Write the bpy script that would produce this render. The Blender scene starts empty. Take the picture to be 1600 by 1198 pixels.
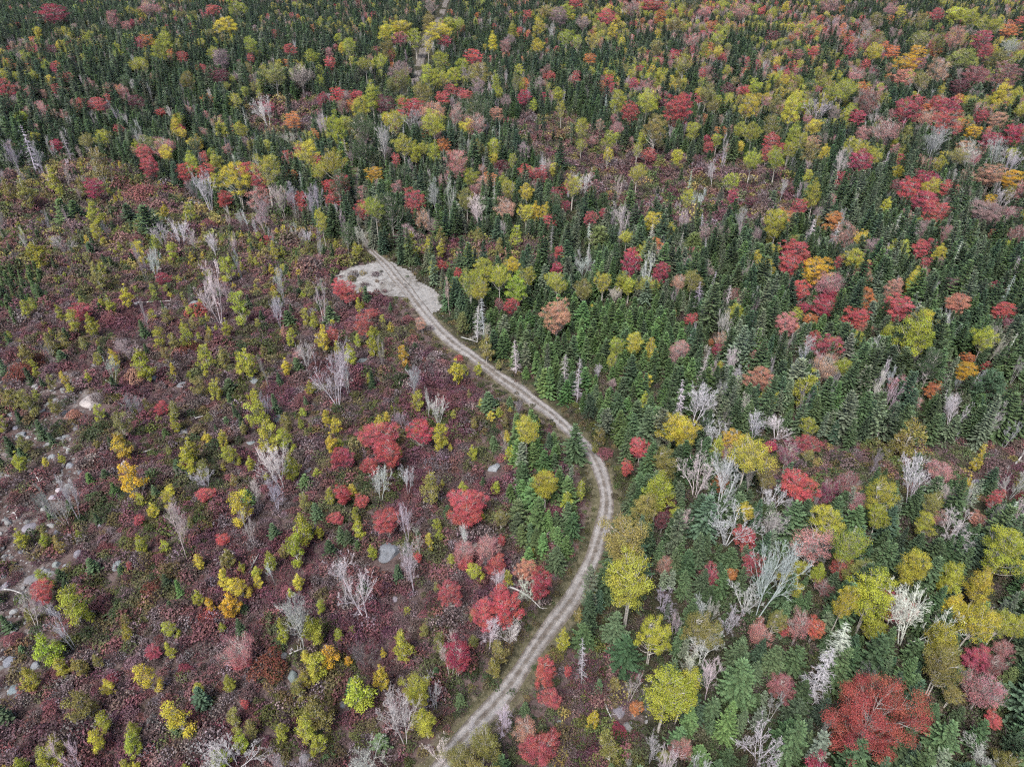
import bpy, math, random
import numpy as np
from mathutils import Vector, Matrix

# ------------------------------------------------------------------ camera, sky, sun, exposure
scn = bpy.context.scene
COL = scn.collection
CAM_H, PITCH, LENS = 80.0, 35.0, 24.0
cam_d = bpy.data.cameras.new('camera'); cam = bpy.data.objects.new('camera', cam_d); COL.objects.link(cam)
cam.location = (0, 0, CAM_H); cam.rotation_euler = (math.radians(90 - PITCH), 0, 0)
cam_d.sensor_width = 36; cam_d.lens = LENS; cam_d.clip_end = 9000; cam_d.clip_start = 0.5
scn.camera = cam
SUN_EL, SUN_AZ = 56, 205          # light from behind the camera and a little to one side, veiled by cloud
world = bpy.data.worlds.new('World'); scn.world = world; world.use_nodes = True
wn = world.node_tree.nodes; wl = world.node_tree.links
sky = wn.new('ShaderNodeTexSky'); sky.sky_type = 'NISHITA'; sky.sun_disc = False
sky.sun_elevation = math.radians(SUN_EL); sky.sun_rotation = math.radians(SUN_AZ)
sky.air_density = 1.0; sky.dust_density = 4.0; sky.ozone_density = 1.0
bg = wn['Background']; bg.inputs['Strength'].default_value = 0.05
wl.new(sky.outputs[0], bg.inputs[0])
sun_d = bpy.data.lights.new('sun', 'SUN'); sun = bpy.data.objects.new('sun', sun_d); COL.objects.link(sun)
sun_d.energy = 1.5; sun_d.angle = math.radians(24); sun_d.color = (1, 0.985, 0.965)
sun.location = (0, -50, 200)
_az = math.radians(SUN_AZ); _el = math.radians(SUN_EL)
_dir = Vector((math.sin(_az) * math.cos(_el), math.cos(_az) * math.cos(_el), math.sin(_el)))
sun.rotation_euler = _dir.to_track_quat('Z', 'Y').to_euler()
scn.view_settings.view_transform = 'Standard'; scn.view_settings.look = 'None'
scn.view_settings.exposure = 1.95; scn.view_settings.gamma = 1.0; scn.view_settings.use_curve_mapping = False
scn.cycles.max_bounces = 3; scn.cycles.diffuse_bounces = 2; scn.cycles.transmission_bounces = 2
scn.cycles.use_denoising = False; scn.cycles.filter_width = 1.2
scn.cycles.use_adaptive_sampling = True; scn.cycles.adaptive_threshold = 0.02; scn.cycles.adaptive_min_samples = 10
scn.cycles.glossy_bounces = 1; scn.cycles.volume_bounces = 0; scn.cycles.transparent_max_bounces = 4

R = np.random.default_rng(11)
random.seed(5)

# ------------------------------------------------------------------ photo <-> place
IW, IH = 1600.0, 1198.0
FX = LENS / 36.0 * IW
SP, CP = math.sin(math.radians(PITCH)), math.cos(math.radians(PITCH))
def height(x, y):
    x = np.asarray(x, float); y = np.asarray(y, float)
    near = (0.55 * np.sin(x * .071 + 1.3) * np.sin(y * .059 + .4) + 0.35 * np.sin(x * .16 + y * .11 + 2.) + 0.2 * np.sin(x * .31 - y * .27))
    far = np.clip((np.hypot(x, y) - 120) / 400, 0, 1) * (4.0 * np.sin(x * .0095 + .8) * np.sin(y * .0083 + .3) + 2.0 * np.sin(x * .021 - y * .017))
    return near + far
def ray(px, py):
    dx = (px - IW / 2) / FX; dy = -(py - IH / 2) / FX
    return np.array([dx, CP + dy * SP, -SP + dy * CP])
def at(px, py, h=0.0):
    """ground point (x, y, z) whose point h metres above it is seen at that pixel"""
    d = ray(px, py); z = 0.0
    for _ in range(6):
        t = (CAM_H - z - h) / max(-d[2], .02)
        x, y = d[0] * t, d[1] * t
        z = float(height(x, y))
    return x, y, z
def proj(x, y, z):
    x = np.asarray(x, float); y = np.asarray(y, float); zz = np.asarray(z, float) - CAM_H
    dep = y * CP - zz * SP
    up = y * SP + zz * CP
    return IW / 2 + FX * x / dep, IH / 2 - FX * up / dep, dep
def proj1(x, y, z):
    zz = z - CAM_H; dep = y * CP - zz * SP; up = y * SP + zz * CP
    return IW / 2 + FX * x / dep, IH / 2 - FX * up / dep, dep
def inpoly(poly, px, py):
    px = np.asarray(px, float); py = np.asarray(py, float)
    ins = np.zeros(px.shape, bool); n = len(poly)
    for i in range(n):
        x1, y1 = poly[i]; x2, y2 = poly[(i + 1) % n]
        if y1 == y2: continue
        c = ((y1 > py) != (y2 > py)) & (px < (x2 - x1) * (py - y1) / (y2 - y1) + x1)
        ins ^= c
    return ins
_NG = np.random.default_rng(3).random((64, 64))
def vnoise(x, y, s):
    x = np.asarray(x, float) / s; y = np.asarray(y, float) / s
    xi = np.floor(x).astype(int); yi = np.floor(y).astype(int); fx = x - xi; fy = y - yi
    fx = fx * fx * (3 - 2 * fx); fy = fy * fy * (3 - 2 * fy)
    g = lambda a, b: _NG[a % 64, b % 64]
    return (g(xi, yi) * (1 - fx) + g(xi + 1, yi) * fx) * (1 - fy) + (g(xi, yi + 1) * (1 - fx) + g(xi + 1, yi + 1) * fx) * fy

# ------------------------------------------------------------------ materials
def nt(name):
    m = bpy.data.materials.new(name); m.use_nodes = True
    t = m.node_tree; t.nodes.clear()
    out = t.nodes.new('ShaderNodeOutputMaterial')
    return m, t, out
def tint_node(t):
    a = t.nodes.new('ShaderNodeAttribute'); a.attribute_type = 'INSTANCER'; a.attribute_name = 'tint'
    return a.outputs['Color']
def foliage_mat(name, transl=0.3, lo=0.62, hi=1.35, hue=0.02):
    m, t, out = nt(name); N = t.nodes; L = t.links
    col = tint_node(t)
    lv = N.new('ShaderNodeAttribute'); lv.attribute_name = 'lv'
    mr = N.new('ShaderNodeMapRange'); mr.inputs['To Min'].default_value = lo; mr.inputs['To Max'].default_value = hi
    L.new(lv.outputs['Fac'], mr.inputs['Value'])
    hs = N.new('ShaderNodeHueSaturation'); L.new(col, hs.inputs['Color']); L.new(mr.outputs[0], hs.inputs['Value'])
    lh = N.new('ShaderNodeAttribute'); lh.attribute_name = 'lh'
    mh = N.new('ShaderNodeMapRange'); mh.inputs['To Min'].default_value = .5 - hue; mh.inputs['To Max'].default_value = .5 + hue
    L.new(lh.outputs['Fac'], mh.inputs['Value']); L.new(mh.outputs[0], hs.inputs['Hue'])
    d = N.new('ShaderNodeBsdfPrincipled'); d.inputs['Roughness'].default_value = .62
    d.inputs['Specular IOR Level'].default_value = .25
    tr = N.new('ShaderNodeBsdfTranslucent')
    L.new(hs.outputs[0], d.inputs['Base Color']); L.new(hs.outputs[0], tr.inputs['Color'])
    mx = N.new('ShaderNodeMixShader'); mx.inputs[0].default_value = transl
    L.new(d.outputs[0], mx.inputs[1]); L.new(tr.outputs[0], mx.inputs[2]); L.new(mx.outputs[0], out.inputs[0])
    return m
def bark_mat(name, c1, c2, scale=6):
    m, t, out = nt(name); N = t.nodes; L = t.links
    tc = N.new('ShaderNodeTexCoord'); no = N.new('ShaderNodeTexNoise'); no.inputs['Scale'].default_value = scale
    no.inputs['Detail'].default_value = 4
    L.new(tc.outputs['Object'], no.inputs['Vector'])
    rp = N.new('ShaderNodeValToRGB'); rp.color_ramp.elements[0].color = (*c1, 1); rp.color_ramp.elements[1].color = (*c2, 1)
    rp.color_ramp.elements[0].position = .35; rp.color_ramp.elements[1].position = .62
    L.new(no.outputs[0], rp.inputs[0])
    d = N.new('ShaderNodeBsdfPrincipled'); d.inputs['Roughness'].default_value = .85; d.inputs['Specular IOR Level'].default_value = .2
    L.new(rp.outputs[0], d.inputs['Base Color']); L.new(d.outputs[0], out.inputs[0])
    return m
def tintbark_mat(name):
    m, t, out = nt(name); N = t.nodes; L = t.links
    col = tint_node(t)
    tc = N.new('ShaderNodeTexCoord'); no = N.new('ShaderNodeTexNoise'); no.inputs['Scale'].default_value = 2.5
    no.inputs['Detail'].default_value = 5
    L.new(tc.outputs['Object'], no.inputs['Vector'])
    mr = N.new('ShaderNodeMapRange'); mr.inputs['From Min'].default_value = .3; mr.inputs['From Max'].default_value = .7
    mr.inputs['To Min'].default_value = .65; mr.inputs['To Max'].default_value = 1.25
    L.new(no.outputs[0], mr.inputs['Value'])
    hs = N.new('ShaderNodeHueSaturation'); L.new(col, hs.inputs['Color']); L.new(mr.outputs[0], hs.inputs['Value'])
    d = N.new('ShaderNodeBsdfPrincipled'); d.inputs['Roughness'].default_value = .9; d.inputs['Specular IOR Level'].default_value = .15
    L.new(hs.outputs[0], d.inputs['Base Color']); L.new(d.outputs[0], out.inputs[0])
    return m
M_LEAF = foliage_mat('broadleaf_leaves', .3, .62, 1.35, .02)
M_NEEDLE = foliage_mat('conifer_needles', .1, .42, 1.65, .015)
M_SHRUB = foliage_mat('shrub_leaves', .2, .74, 1.28, .02)
M_BIRCH = bark_mat('birch_bark', (.26, .235, .205), (.50, .47, .43), 5)
M_MAPLE = bark_mat('maple_bark', (.2, .175, .16), (.42, .39, .37), 5)
M_SPRUCE = bark_mat('spruce_bark', (.07, .055, .045), (.17, .14, .12), 7)
M_BARE = tintbark_mat('weathered_bare_wood')
def rock_mat():
    m, t, out = nt('granite'); N = t.nodes; L = t.links
    col = tint_node(t)
    tc = N.new('ShaderNodeTexCoord')
    no = N.new('ShaderNodeTexNoise'); no.inputs['Scale'].default_value = 1.7; no.inputs['Detail'].default_value = 8
    n2 = N.new('ShaderNodeTexNoise'); n2.inputs['Scale'].default_value = 14; n2.inputs['Detail'].default_value = 4
    L.new(tc.outputs['Object'], no.inputs['Vector']); L.new(tc.outputs['Object'], n2.inputs['Vector'])
    mr = N.new('ShaderNodeMapRange'); mr.inputs['From Min'].default_value = .3; mr.inputs['From Max'].default_value = .7
    mr.inputs['To Min'].default_value = .5; mr.inputs['To Max'].default_value = 1.25
    ad = N.new('ShaderNodeMath'); ad.operation = 'MULTIPLY_ADD'; ad.inputs[1].default_value = .45
    L.new(n2.outputs[0], ad.inputs[0])
    ml = N.new('ShaderNodeMath'); ml.operation = 'MULTIPLY'; ml.inputs[1].default_value = .55
    L.new(no.outputs[0], ml.inputs[0]); L.new(ml.outputs[0], ad.inputs[2]); L.new(ad.outputs[0], mr.inputs['Value'])
    hs = N.new('ShaderNodeHueSaturation'); L.new(col, hs.inputs['Color']); L.new(mr.outputs[0], hs.inputs['Value'])
    d = N.new('ShaderNodeBsdfPrincipled'); d.inputs['Roughness'].default_value = .85
    bp = N.new('ShaderNodeBump'); bp.inputs['Strength'].default_value = .5; bp.inputs['Distance'].default_value = .1
    L.new(n2.outputs[0], bp.inputs['Height']); L.new(bp.outputs[0], d.inputs['Normal'])
    L.new(hs.outputs[0], d.inputs['Base Color']); L.new(d.outputs[0], out.inputs[0])
    return m
M_ROCK = rock_mat()
def ground_mat(name, stops, attr_stops=None, attr=None, scales=(.18, 1.4, 7.0), bump=.3, rag=1.1):
    """noise-coloured earth; an optional per-vertex attribute blends towards a second set of colours"""
    m, t, out = nt(name); N = t.nodes; L = t.links
    tc = N.new('ShaderNodeNewGeometry')
    ns = []
    for s in scales:
        no = N.new('ShaderNodeTexNoise'); no.inputs['Scale'].default_value = s; no.inputs['Detail'].default_value = 3; no.inputs['Roughness'].default_value = .65
        L.new(tc.outputs['Position'], no.inputs['Vector']); ns.append(no)
    mix = N.new('ShaderNodeMath'); mix.operation = 'MULTIPLY_ADD'; mix.inputs[1].default_value = .45
    L.new(ns[2].outputs[0], mix.inputs[0])
    m2 = N.new('ShaderNodeMath'); m2.operation = 'MULTIPLY'; m2.inputs[1].default_value = .55; L.new(ns[1].outputs[0], m2.inputs[0]); L.new(m2.outputs[0], mix.inputs[2])
    def ramp(st):
        rp = N.new('ShaderNodeValToRGB'); e = rp.color_ramp.elements
        while len(e) < len(st): e.new(.5)
        for i, (p, c) in enumerate(st): e[i].position = p; e[i].color = (*c, 1)
        L.new(mix.outputs[0], rp.inputs[0]); return rp.outputs[0]
    colr = ramp(stops)
    if attr_stops:
        for an, st in zip(attr, attr_stops):
            a = N.new('ShaderNodeAttribute'); a.attribute_name = an
            # ragged edge
            rg = N.new('ShaderNodeMath'); rg.operation = 'MULTIPLY_ADD'; rg.inputs[1].default_value = rag
            L.new(ns[1].outputs[0], rg.inputs[0])
            sb = N.new('ShaderNodeMath'); sb.operation = 'SUBTRACT'; sb.inputs[1].default_value = rag / 2; L.new(a.outputs['Fac'], sb.inputs[0]); L.new(sb.outputs[0], rg.inputs[2])
            mr = N.new('ShaderNodeMapRange'); mr.inputs['From Min'].default_value = .3; mr.inputs['From Max'].default_value = .7
            L.new(rg.outputs[0], mr.inputs['Value'])
            mc = N.new('ShaderNodeMix'); mc.data_type = 'RGBA'
            L.new(mr.outputs[0], mc.inputs[0]); L.new(colr, mc.inputs[6]); L.new(ramp(st), mc.inputs[7]); colr = mc.outputs[2]
    d = N.new('ShaderNodeBsdfPrincipled'); d.inputs['Roughness'].default_value = .95; d.inputs['Specular IOR Level'].default_value = .1
    if bump:
        bp = N.new('ShaderNodeBump'); bp.inputs['Strength'].default_value = bump; bp.inputs['Distance'].default_value = .15
        L.new(ns[2].outputs[0], bp.inputs['Height']); L.new(bp.outputs[0], d.inputs['Normal'])
    L.new(colr, d.inputs['Base Color']); L.new(d.outputs[0], out.inputs[0])
    return m

# ------------------------------------------------------------------ mesh helpers
class Geo:
    def __init__(s): s.v = []; s.f = []; s.lv = []; s.lh = []; s.mi = []; s.n = 0
    def add(s, v, f, lv=None, lh=None, mi=0):
        v = np.asarray(v, float); f = np.asarray(f, int)
        s.v.append(v); s.f.extend((f + s.n).tolist()); k = len(f); s.n += len(v)
        s.lv.append(np.full(k, .5) if lv is None else np.asarray(lv)); s.lh.append(np.full(k, .5) if lh is None else np.asarray(lh)); s.mi.append(np.full(k, mi))
    def mesh(s, name, mats, smooth=False):
        me = bpy.data.meshes.new(name)
        v = np.concatenate(s.v); me.from_pydata(v.tolist(), [], s.f)
        for m in (mats if isinstance(mats, (list, tuple)) else [mats]): me.materials.append(m)
        a = me.attributes.new('lv', 'FLOAT', 'FACE'); a.data.foreach_set('value', np.concatenate(s.lv).astype(np.float32))
        a = me.attributes.new('lh', 'FLOAT', 'FACE'); a.data.foreach_set('value', np.concatenate(s.lh).astype(np.float32))
        me.polygons.foreach_set('material_index', np.concatenate(s.mi).astype(np.int32))
        if smooth: me.polygons.foreach_set('use_smooth', np.ones(len(me.polygons), bool))
        me.update(); return me
def norm(a): return a / np.maximum(np.linalg.norm(a, axis=-1, keepdims=True), 1e-9)
def tube(g, pts, rad, sides=4, mi=0, lv=None):
    pts = np.asarray(pts, float); n = len(pts)
    tan = norm(np.gradient(pts, axis=0))
    ref = np.array([1., 0, 0]) if abs(tan[0][0]) < .8 else np.array([0, 1., 0])
    u = norm(np.cross(tan, ref)); w = np.cross(tan, u)
    ang = np.arange(sides) / sides * 2 * math.pi
    ring = (u[:, None, :] * np.cos(ang)[None, :, None] + w[:, None, :] * np.sin(ang)[None, :, None]) * np.asarray(rad, float)[:, None, None]
    v = (pts[:, None, :] + ring).reshape(-1, 3)
    f = [[i * sides + j, i * sides + (j + 1) % sides, (i + 1) * sides + (j + 1) % sides, (i + 1) * sides + j] for i in range(n - 1) for j in range(sides)]
    g.add(v, f, None if lv is None else np.full(len(f), lv), mi=mi)
def leaves(g, p, nrm, size, rng, mi=0, lv=None, lh=None, aspect=.75):
    """diamond leaf clumps at p facing roughly nrm"""
    n = len(p); nrm = norm(nrm + rng.normal(0, .55, (n, 3)))
    a = norm(np.cross(nrm, rng.normal(0, 1, (n, 3)))); b = np.cross(nrm, a)
    s = (size * rng.uniform(.6, 1.35, n))[:, None]
    v = np.stack([p - a * s * .5, p + b * s * .5 * aspect + nrm * s * .08, p + a * s * .5, p - b * s * .5 * aspect + nrm * s * .08], 1).reshape(-1, 3)
    f = np.arange(n * 4).reshape(n, 4)
    g.add(v, f, rng.random(n) if lv is None else lv, rng.random(n) if lh is None else lh, mi)

def limb(a, b, rng, sag=0.12, n=5):
    t = np.linspace(0, 1, n)[:, None]; d = b - a; ln = np.linalg.norm(d)
    off = norm(rng.normal(0, 1, 3)) * ln * .06
    up = np.array([0, 0, 1.]) * ln * sag
    return a + d * t + (off - up) * (np.sin(t * math.pi))

def broadleaf(seed, D=6., H=10., base=.38, K=34, N=4200, leaf=.24, dens=1., bark=None, squash=1., stems=1, wander=.35, shape='round', bare_frac=0., rmin=.085, rmax=.17, gap=.55, flat=.85, lobes=1.):
    """crown of leaf clumps carried on limbs; returns (trunk mesh, crown mesh)"""
    rng = np.random.default_rng(seed)
    gt, gc = Geo(), Geo()
    z0, z1 = H * base, H
    cz, hz = (z0 + z1) / 2, (z1 - z0) / 2
    cs, rs = [], []
    tries = 0
    lob = rng.uniform(0, 6.28, 4)
    while len(cs) < K and tries < 4000:
        tries += 1
        d = norm(rng.normal(0, 1, 3)); rr = rng.random() ** .36
        th = math.atan2(d[1], d[0])
        irr = 1 + lobes * (.22 * math.sin(2 * th + lob[0]) + .16 * math.sin(3 * th + lob[1]) + .13 * math.sin(5 * th + lob[2]) + .1 * math.sin(4 * d[2] + lob[3]))
        c = np.array([d[0] * D / 2 * irr * .82, d[1] * D / 2 * irr * .82, d[2] * hz * .86]) * rr
        if shape == 'tear':
            tz = (c[2] / hz + 1) / 2; k = 1.25 * (1 - tz * .85); c[:2] *= max(k, .12)
        elif shape == 'up':
            tz = (c[2] / hz + 1) / 2; c[:2] *= .55 + .6 * tz
        r = D * rng.uniform(rmin, rmax) * (1 if shape != 'tear' else .9)
        c[2] += cz
        if any(np.linalg.norm(c - q) < gap * (r + qr) for q, qr in zip(cs, rs)): continue
        cs.append(c); rs.append(r)
    cs = np.array(cs); rs = np.array(rs)
    # trunk and limbs
    lean = rng.normal(0, wander * .5, 2)
    for s in range(stems):
        off = np.clip(rng.normal(0, .12 * (stems > 1), 2), -.2, .2); top = np.array([lean[0] + off[0] * 3.5, lean[1] + off[1] * 3.5, H * (.82 if s == 0 else .62)])
        tt = np.linspace(0, 1, 8)
        pts = np.stack([off[0] + top[0] * tt ** 1.4, off[1] + top[1] * tt ** 1.4, top[2] * tt - .25 * (tt == 0)], 1)
        pts[1:-1, :2] += rng.normal(0, .05 * wander, (6, 2))
        tube(gt, pts, np.linspace(.024 * H / math.sqrt(stems) * .62, .02, 8), 6)
        if s == 0: axis = pts
    for c, r in zip(cs, rs):
        za = max(z0 * .75, c[2] - (np.linalg.norm(c[:2]) * rng.uniform(.7, 1.2) + .5 * r)); za = min(za, H * .8)
        i = np.interp(za, axis[:, 2], np.arange(8)); k = int(min(i, 6)); a = axis[k] * (1 - (i - k)) + axis[k + 1] * (i - k)
        pts = limb(a, c, rng, .1)
        tube(gt, pts, np.linspace(.022 + .009 * np.linalg.norm(c - a), .01, 5), 3)
        for _ in range(3 + int(4 * (bare_frac > 0))):
            e = c + norm(rng.normal(0, 1, 3) + [0, 0, .5]) * r * rng.uniform(.9, 1.5)
            tube(gt, limb(pts[3], e, rng, .02, 3), [.02, .014, .007], 3)
    w = rs ** 2; w = w / w.sum()
    if bare_frac:
        w = w * (rng.random(len(w)) > bare_frac); w = w / w.sum()
    idx = rng.choice(len(cs), int(N * dens), p=w)
    d = norm(rng.normal(0, 1, (len(idx), 3)) + [0, 0, .25]); rr = rng.random(len(idx)) ** .45
    sc = np.array([1.15, 1.15, flat])
    p = cs[idx] + d * (rs[idx] * rr * rng.uniform(.85, 1.3, len(idx)))[:, None] * sc
    nrm = norm(d * .7 + [0, 0, .7])
    clv = rng.random(len(cs))
    lv = np.clip(.62 * clv[idx] + .38 * rng.random(len(idx)), 0, 1)
    chh = rng.random(len(cs)); lh = np.clip(.7 * chh[idx] + .3 * rng.random(len(idx)), 0, 1)
    leaves(gc, p, nrm, leaf, rng, lv=lv, lh=lh)
    return gt.mesh('trunk', bark or M_MAPLE), gc.mesh('crown', M_LEAF)

def conifer(seed, H=10., D=4.2, levels=20, nb=8, first=.06, power=.85, droop=.35, dens=1., twig=.34, gaps=0., irregular=.12, tipup=.12):
    """whorls of flat needled boughs; returns (trunk mesh, crown mesh)"""
    rng = np.random.default_rng(seed); gt, gc = Geo(), Geo()
    zs = np.linspace(0, 1, 7)
    tube(gt, np.stack([.04 * H * .2 * np.sin(zs * 3 + seed), .04 * H * .2 * np.cos(zs * 2 + seed) - .08, zs * H * .985 - .25 * (zs == 0)], 1), .011 * H * (1.02 - zs) + .008, 6)
    V = []; LV = []
    phase = 0
    for l in range(levels):
        t = first + (1 - first) * (max(l + rng.uniform(-.25, .25), 0) / levels) ** .92
        t = min(max(t, first * .7), .985)
        Rl = D / 2 * (1 - t) ** power * rng.uniform(1 - irregular, 1 + irregular) + .06
        z = t * H; n = max(4, int(round(nb * (.65 + .5 * (1 - t))))); phase += 2.4
        for b in range(n):
            if rng.random() < gaps: continue
            az = phase + b * 2 * math.pi / n + rng.normal(0, .22); L = Rl * rng.uniform(.72, 1.18)
            dh = np.array([math.cos(az), math.sin(az), 0]); sd = np.array([-dh[1], dh[0], 0])
            rise = .55 * t ** 2 - droop * (1 - t) * 1.0
            ux = lambda u: dh * L * u + np.array([0, 0, L * (rise * u + tipup * u * u)]) + np.array([0, 0, z])
            m = max(3, int(L / (.26 if dens >= 1 else .34)) + 1)
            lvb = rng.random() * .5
            for k in range(m):
                u = (k + .6) / m; c = ux(u)
                tl = (twig * (1.15 - .75 * u) * (L / (D / 2)) ** .5 + .1) * rng.uniform(.8, 1.2)
                for sgn in (-1, 1):
                    d = norm(dh * .75 + sd * sgn * .8 + np.array([0, 0, rng.uniform(-.35, .12)])); wv = norm(np.cross(d, [0, 0, 1])) * .1 * rng.uniform(.9, 1.6)
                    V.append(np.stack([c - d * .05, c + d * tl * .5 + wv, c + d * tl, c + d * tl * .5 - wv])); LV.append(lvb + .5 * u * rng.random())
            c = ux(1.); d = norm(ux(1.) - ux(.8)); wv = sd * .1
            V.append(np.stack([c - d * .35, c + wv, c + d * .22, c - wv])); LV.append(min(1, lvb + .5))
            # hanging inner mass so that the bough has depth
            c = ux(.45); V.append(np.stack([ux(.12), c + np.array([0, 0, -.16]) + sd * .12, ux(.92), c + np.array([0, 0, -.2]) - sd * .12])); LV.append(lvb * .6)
    for a in range(5):
        az = a * 1.26; d = np.array([math.cos(az) * .09, math.sin(az) * .09, 0]); zt = np.array([0, 0, H])
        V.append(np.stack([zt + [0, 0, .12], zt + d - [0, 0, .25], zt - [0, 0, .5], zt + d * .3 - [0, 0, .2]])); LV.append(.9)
    V = np.array(V).reshape(-1, 3); n = len(LV)
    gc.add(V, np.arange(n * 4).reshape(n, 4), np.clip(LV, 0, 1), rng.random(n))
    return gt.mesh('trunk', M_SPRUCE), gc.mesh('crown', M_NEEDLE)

def white_pine(seed, H=11., D=7.):
    rng = np.random.default_rng(seed); gt, gc = Geo(), Geo()
    zs = np.linspace(0, 1, 7); tube(gt, np.stack([.1 * np.sin(zs * 4), 0 * zs, zs * H - .25 * (zs == 0)], 1), .016 * H * (1.03 - zs) + .01, 6)
    for l in range(13):
        t = .18 + .8 * l / 13; Rl = D / 2 * (1 - t * .92) ** .7 * rng.uniform(.8, 1.15)
        for b in range(6):
            az = l * 1.3 + b * 1.047 + rng.normal(0, .2); L = Rl * rng.uniform(.7, 1.2)
            a = np.array([0, 0, t * H]); e = np.array([math.cos(az) * L, math.sin(az) * L, t * H + L * .22])
            tube(gt, limb(a, e, rng, .05, 4), [.05, .035, .02, .01], 3)
            k = int(5 + L * 4)
            for _ in range(k):
                u = rng.uniform(.35, 1.05); c = a + (e - a) * u + rng.normal(0, .16, 3) * [1, 1, .4] * (1 + L * .25)
                n = 9; d = norm(rng.normal(0, 1, (n, 3)) + [math.cos(az) * .5, math.sin(az) * .5, .55]); s = rng.uniform(.25, .42, n)[:, None]
                w = norm(np.cross(d, rng.normal(0, 1, (n, 3)))) * .06
                v = np.stack([c + 0 * d, c + d * s * .6 + w, c + d * s, c + d * s * .6 - w], 1).reshape(-1, 3)
                gc.add(v, np.arange(n * 4).reshape(n, 4), np.clip(rng.random() * .5 + .5 * rng.random(n), 0, 1), rng.random(n))
    return gt.mesh('trunk', M_SPRUCE), gc.mesh('crown', M_NEEDLE)

def bare(seed, H=9., D=6., stems=3, depth=4, spread=.35, kids=(9, 6, 4, 3), rscale=None):
    """leafless tree: (stem mesh, branch mesh)"""
    rng = np.random.default_rng(seed); gs, gb = Geo(), Geo(); rs = rscale or 1.0
    def grow(g, p, d, L, r, dep):
        n = 5 if dep == 0 else (3 if dep < 3 else 2)
        pts = [p]; cur = d.copy()
        for i in range(n):
            cur = norm(cur + rng.normal(0, .10 + .05 * dep, 3) + [0, 0, .06]); pts.append(pts[-1] + cur * L / n)
        pts = np.array(pts); tube(g, pts, np.linspace(r, r * .45, n + 1) * rs, 5 if dep == 0 else 3)
        if dep >= depth: return
        for k in range(kids[min(dep, len(kids) - 1)]):
            u = rng.uniform(.25 if dep == 0 else .15, 1.); j = min(int(u * n), n - 1); q = pts[j] + (pts[j + 1] - pts[j]) * (u * n - j)
            ax = norm(pts[j + 1] - pts[j]); side = norm(np.cross(ax, rng.normal(0, 1, 3)))
            a = rng.uniform(.4, .85); dd = norm(ax * math.cos(a) + side * math.sin(a) + [0, 0, .15])
            grow(gb, q, dd, L * rng.uniform(.36, .62) * (1.15 - .5 * u), max(r * .44 * (1.1 - .5 * u), .0095), dep + 1)
    for s in range(stems):
        az = s * 2 * math.pi / stems + rng.normal(0, .4); sp = spread * rng.uniform(.5, 1.2) * (stems > 1) + .04
        d = norm(np.array([math.cos(az) * sp, math.sin(az) * sp, 1])); Ls = H * rng.uniform(.62, .85)
        grow(gs, np.array([math.cos(az) * .15 * (stems > 1), math.sin(az) * .15 * (stems > 1), -.2]), d, Ls, .0095 * H / stems ** .3, 0)
    allv = np.concatenate(gs.v + gb.v); zm = np.percentile(allv[:, 2], 99.7); rm = np.percentile(np.hypot(allv[:, 0], allv[:, 1]), 97); f = (D / 2) / rm
    if rscale is None: return bare(seed, H, D, stems, depth, spread, kids, 1 / max(f, .5))
    for g in (gs, gb):
        for v in g.v: v[:, 2] *= H / zm; v[:, :2] *= f
    return gs.mesh('trunk', M_BARE), gb.mesh('branches', M_BARE)

def snag(seed, H=11., D=3., lichen=False):
    rng = np.random.default_rng(seed); gs, gb = Geo(), Geo()
    zs = np.linspace(0, 1, 8); tube(gs, np.stack([.15 * np.sin(zs * 3 + seed), .1 * np.cos(zs * 4), zs * H - .25 * (zs == 0)], 1), .0125 * H * (1.03 - zs) + .008, 6)
    for l in range(int(H * 2.1)):
        t = .12 + .86 * (l + rng.random()) / (H * 2.1); t = min(t, .985); Rl = D / 2 * (1 - t) ** .6 + .15
        for b in range(5):
            az = rng.uniform(0, 6.28); L = Rl * rng.uniform(.4, 1.15); a = np.array([0, 0, t * H])
            e = a + [math.cos(az) * L, math.sin(az) * L, -L * rng.uniform(.0, .45)]
            tube(gb, limb(a, e, rng, .04, 4), [.032, .024, .017, .008], 3)
            for k in range(4 + 5 * lichen):
                u = rng.uniform(.3, .95); q = a + (e - a) * u; e2 = q + norm(np.array([math.cos(az + rng.choice([-.8, .8])), math.sin(az + rng.choice([-.8, .8])), rng.uniform(-.7, .2)])) * L * .4
                tube(gb, np.stack([q, e2]), [.016 + .012 * lichen, .007], 3)
    return gs.mesh('trunk', M_BARE), gb.mesh('branches', M_BARE)

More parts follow.
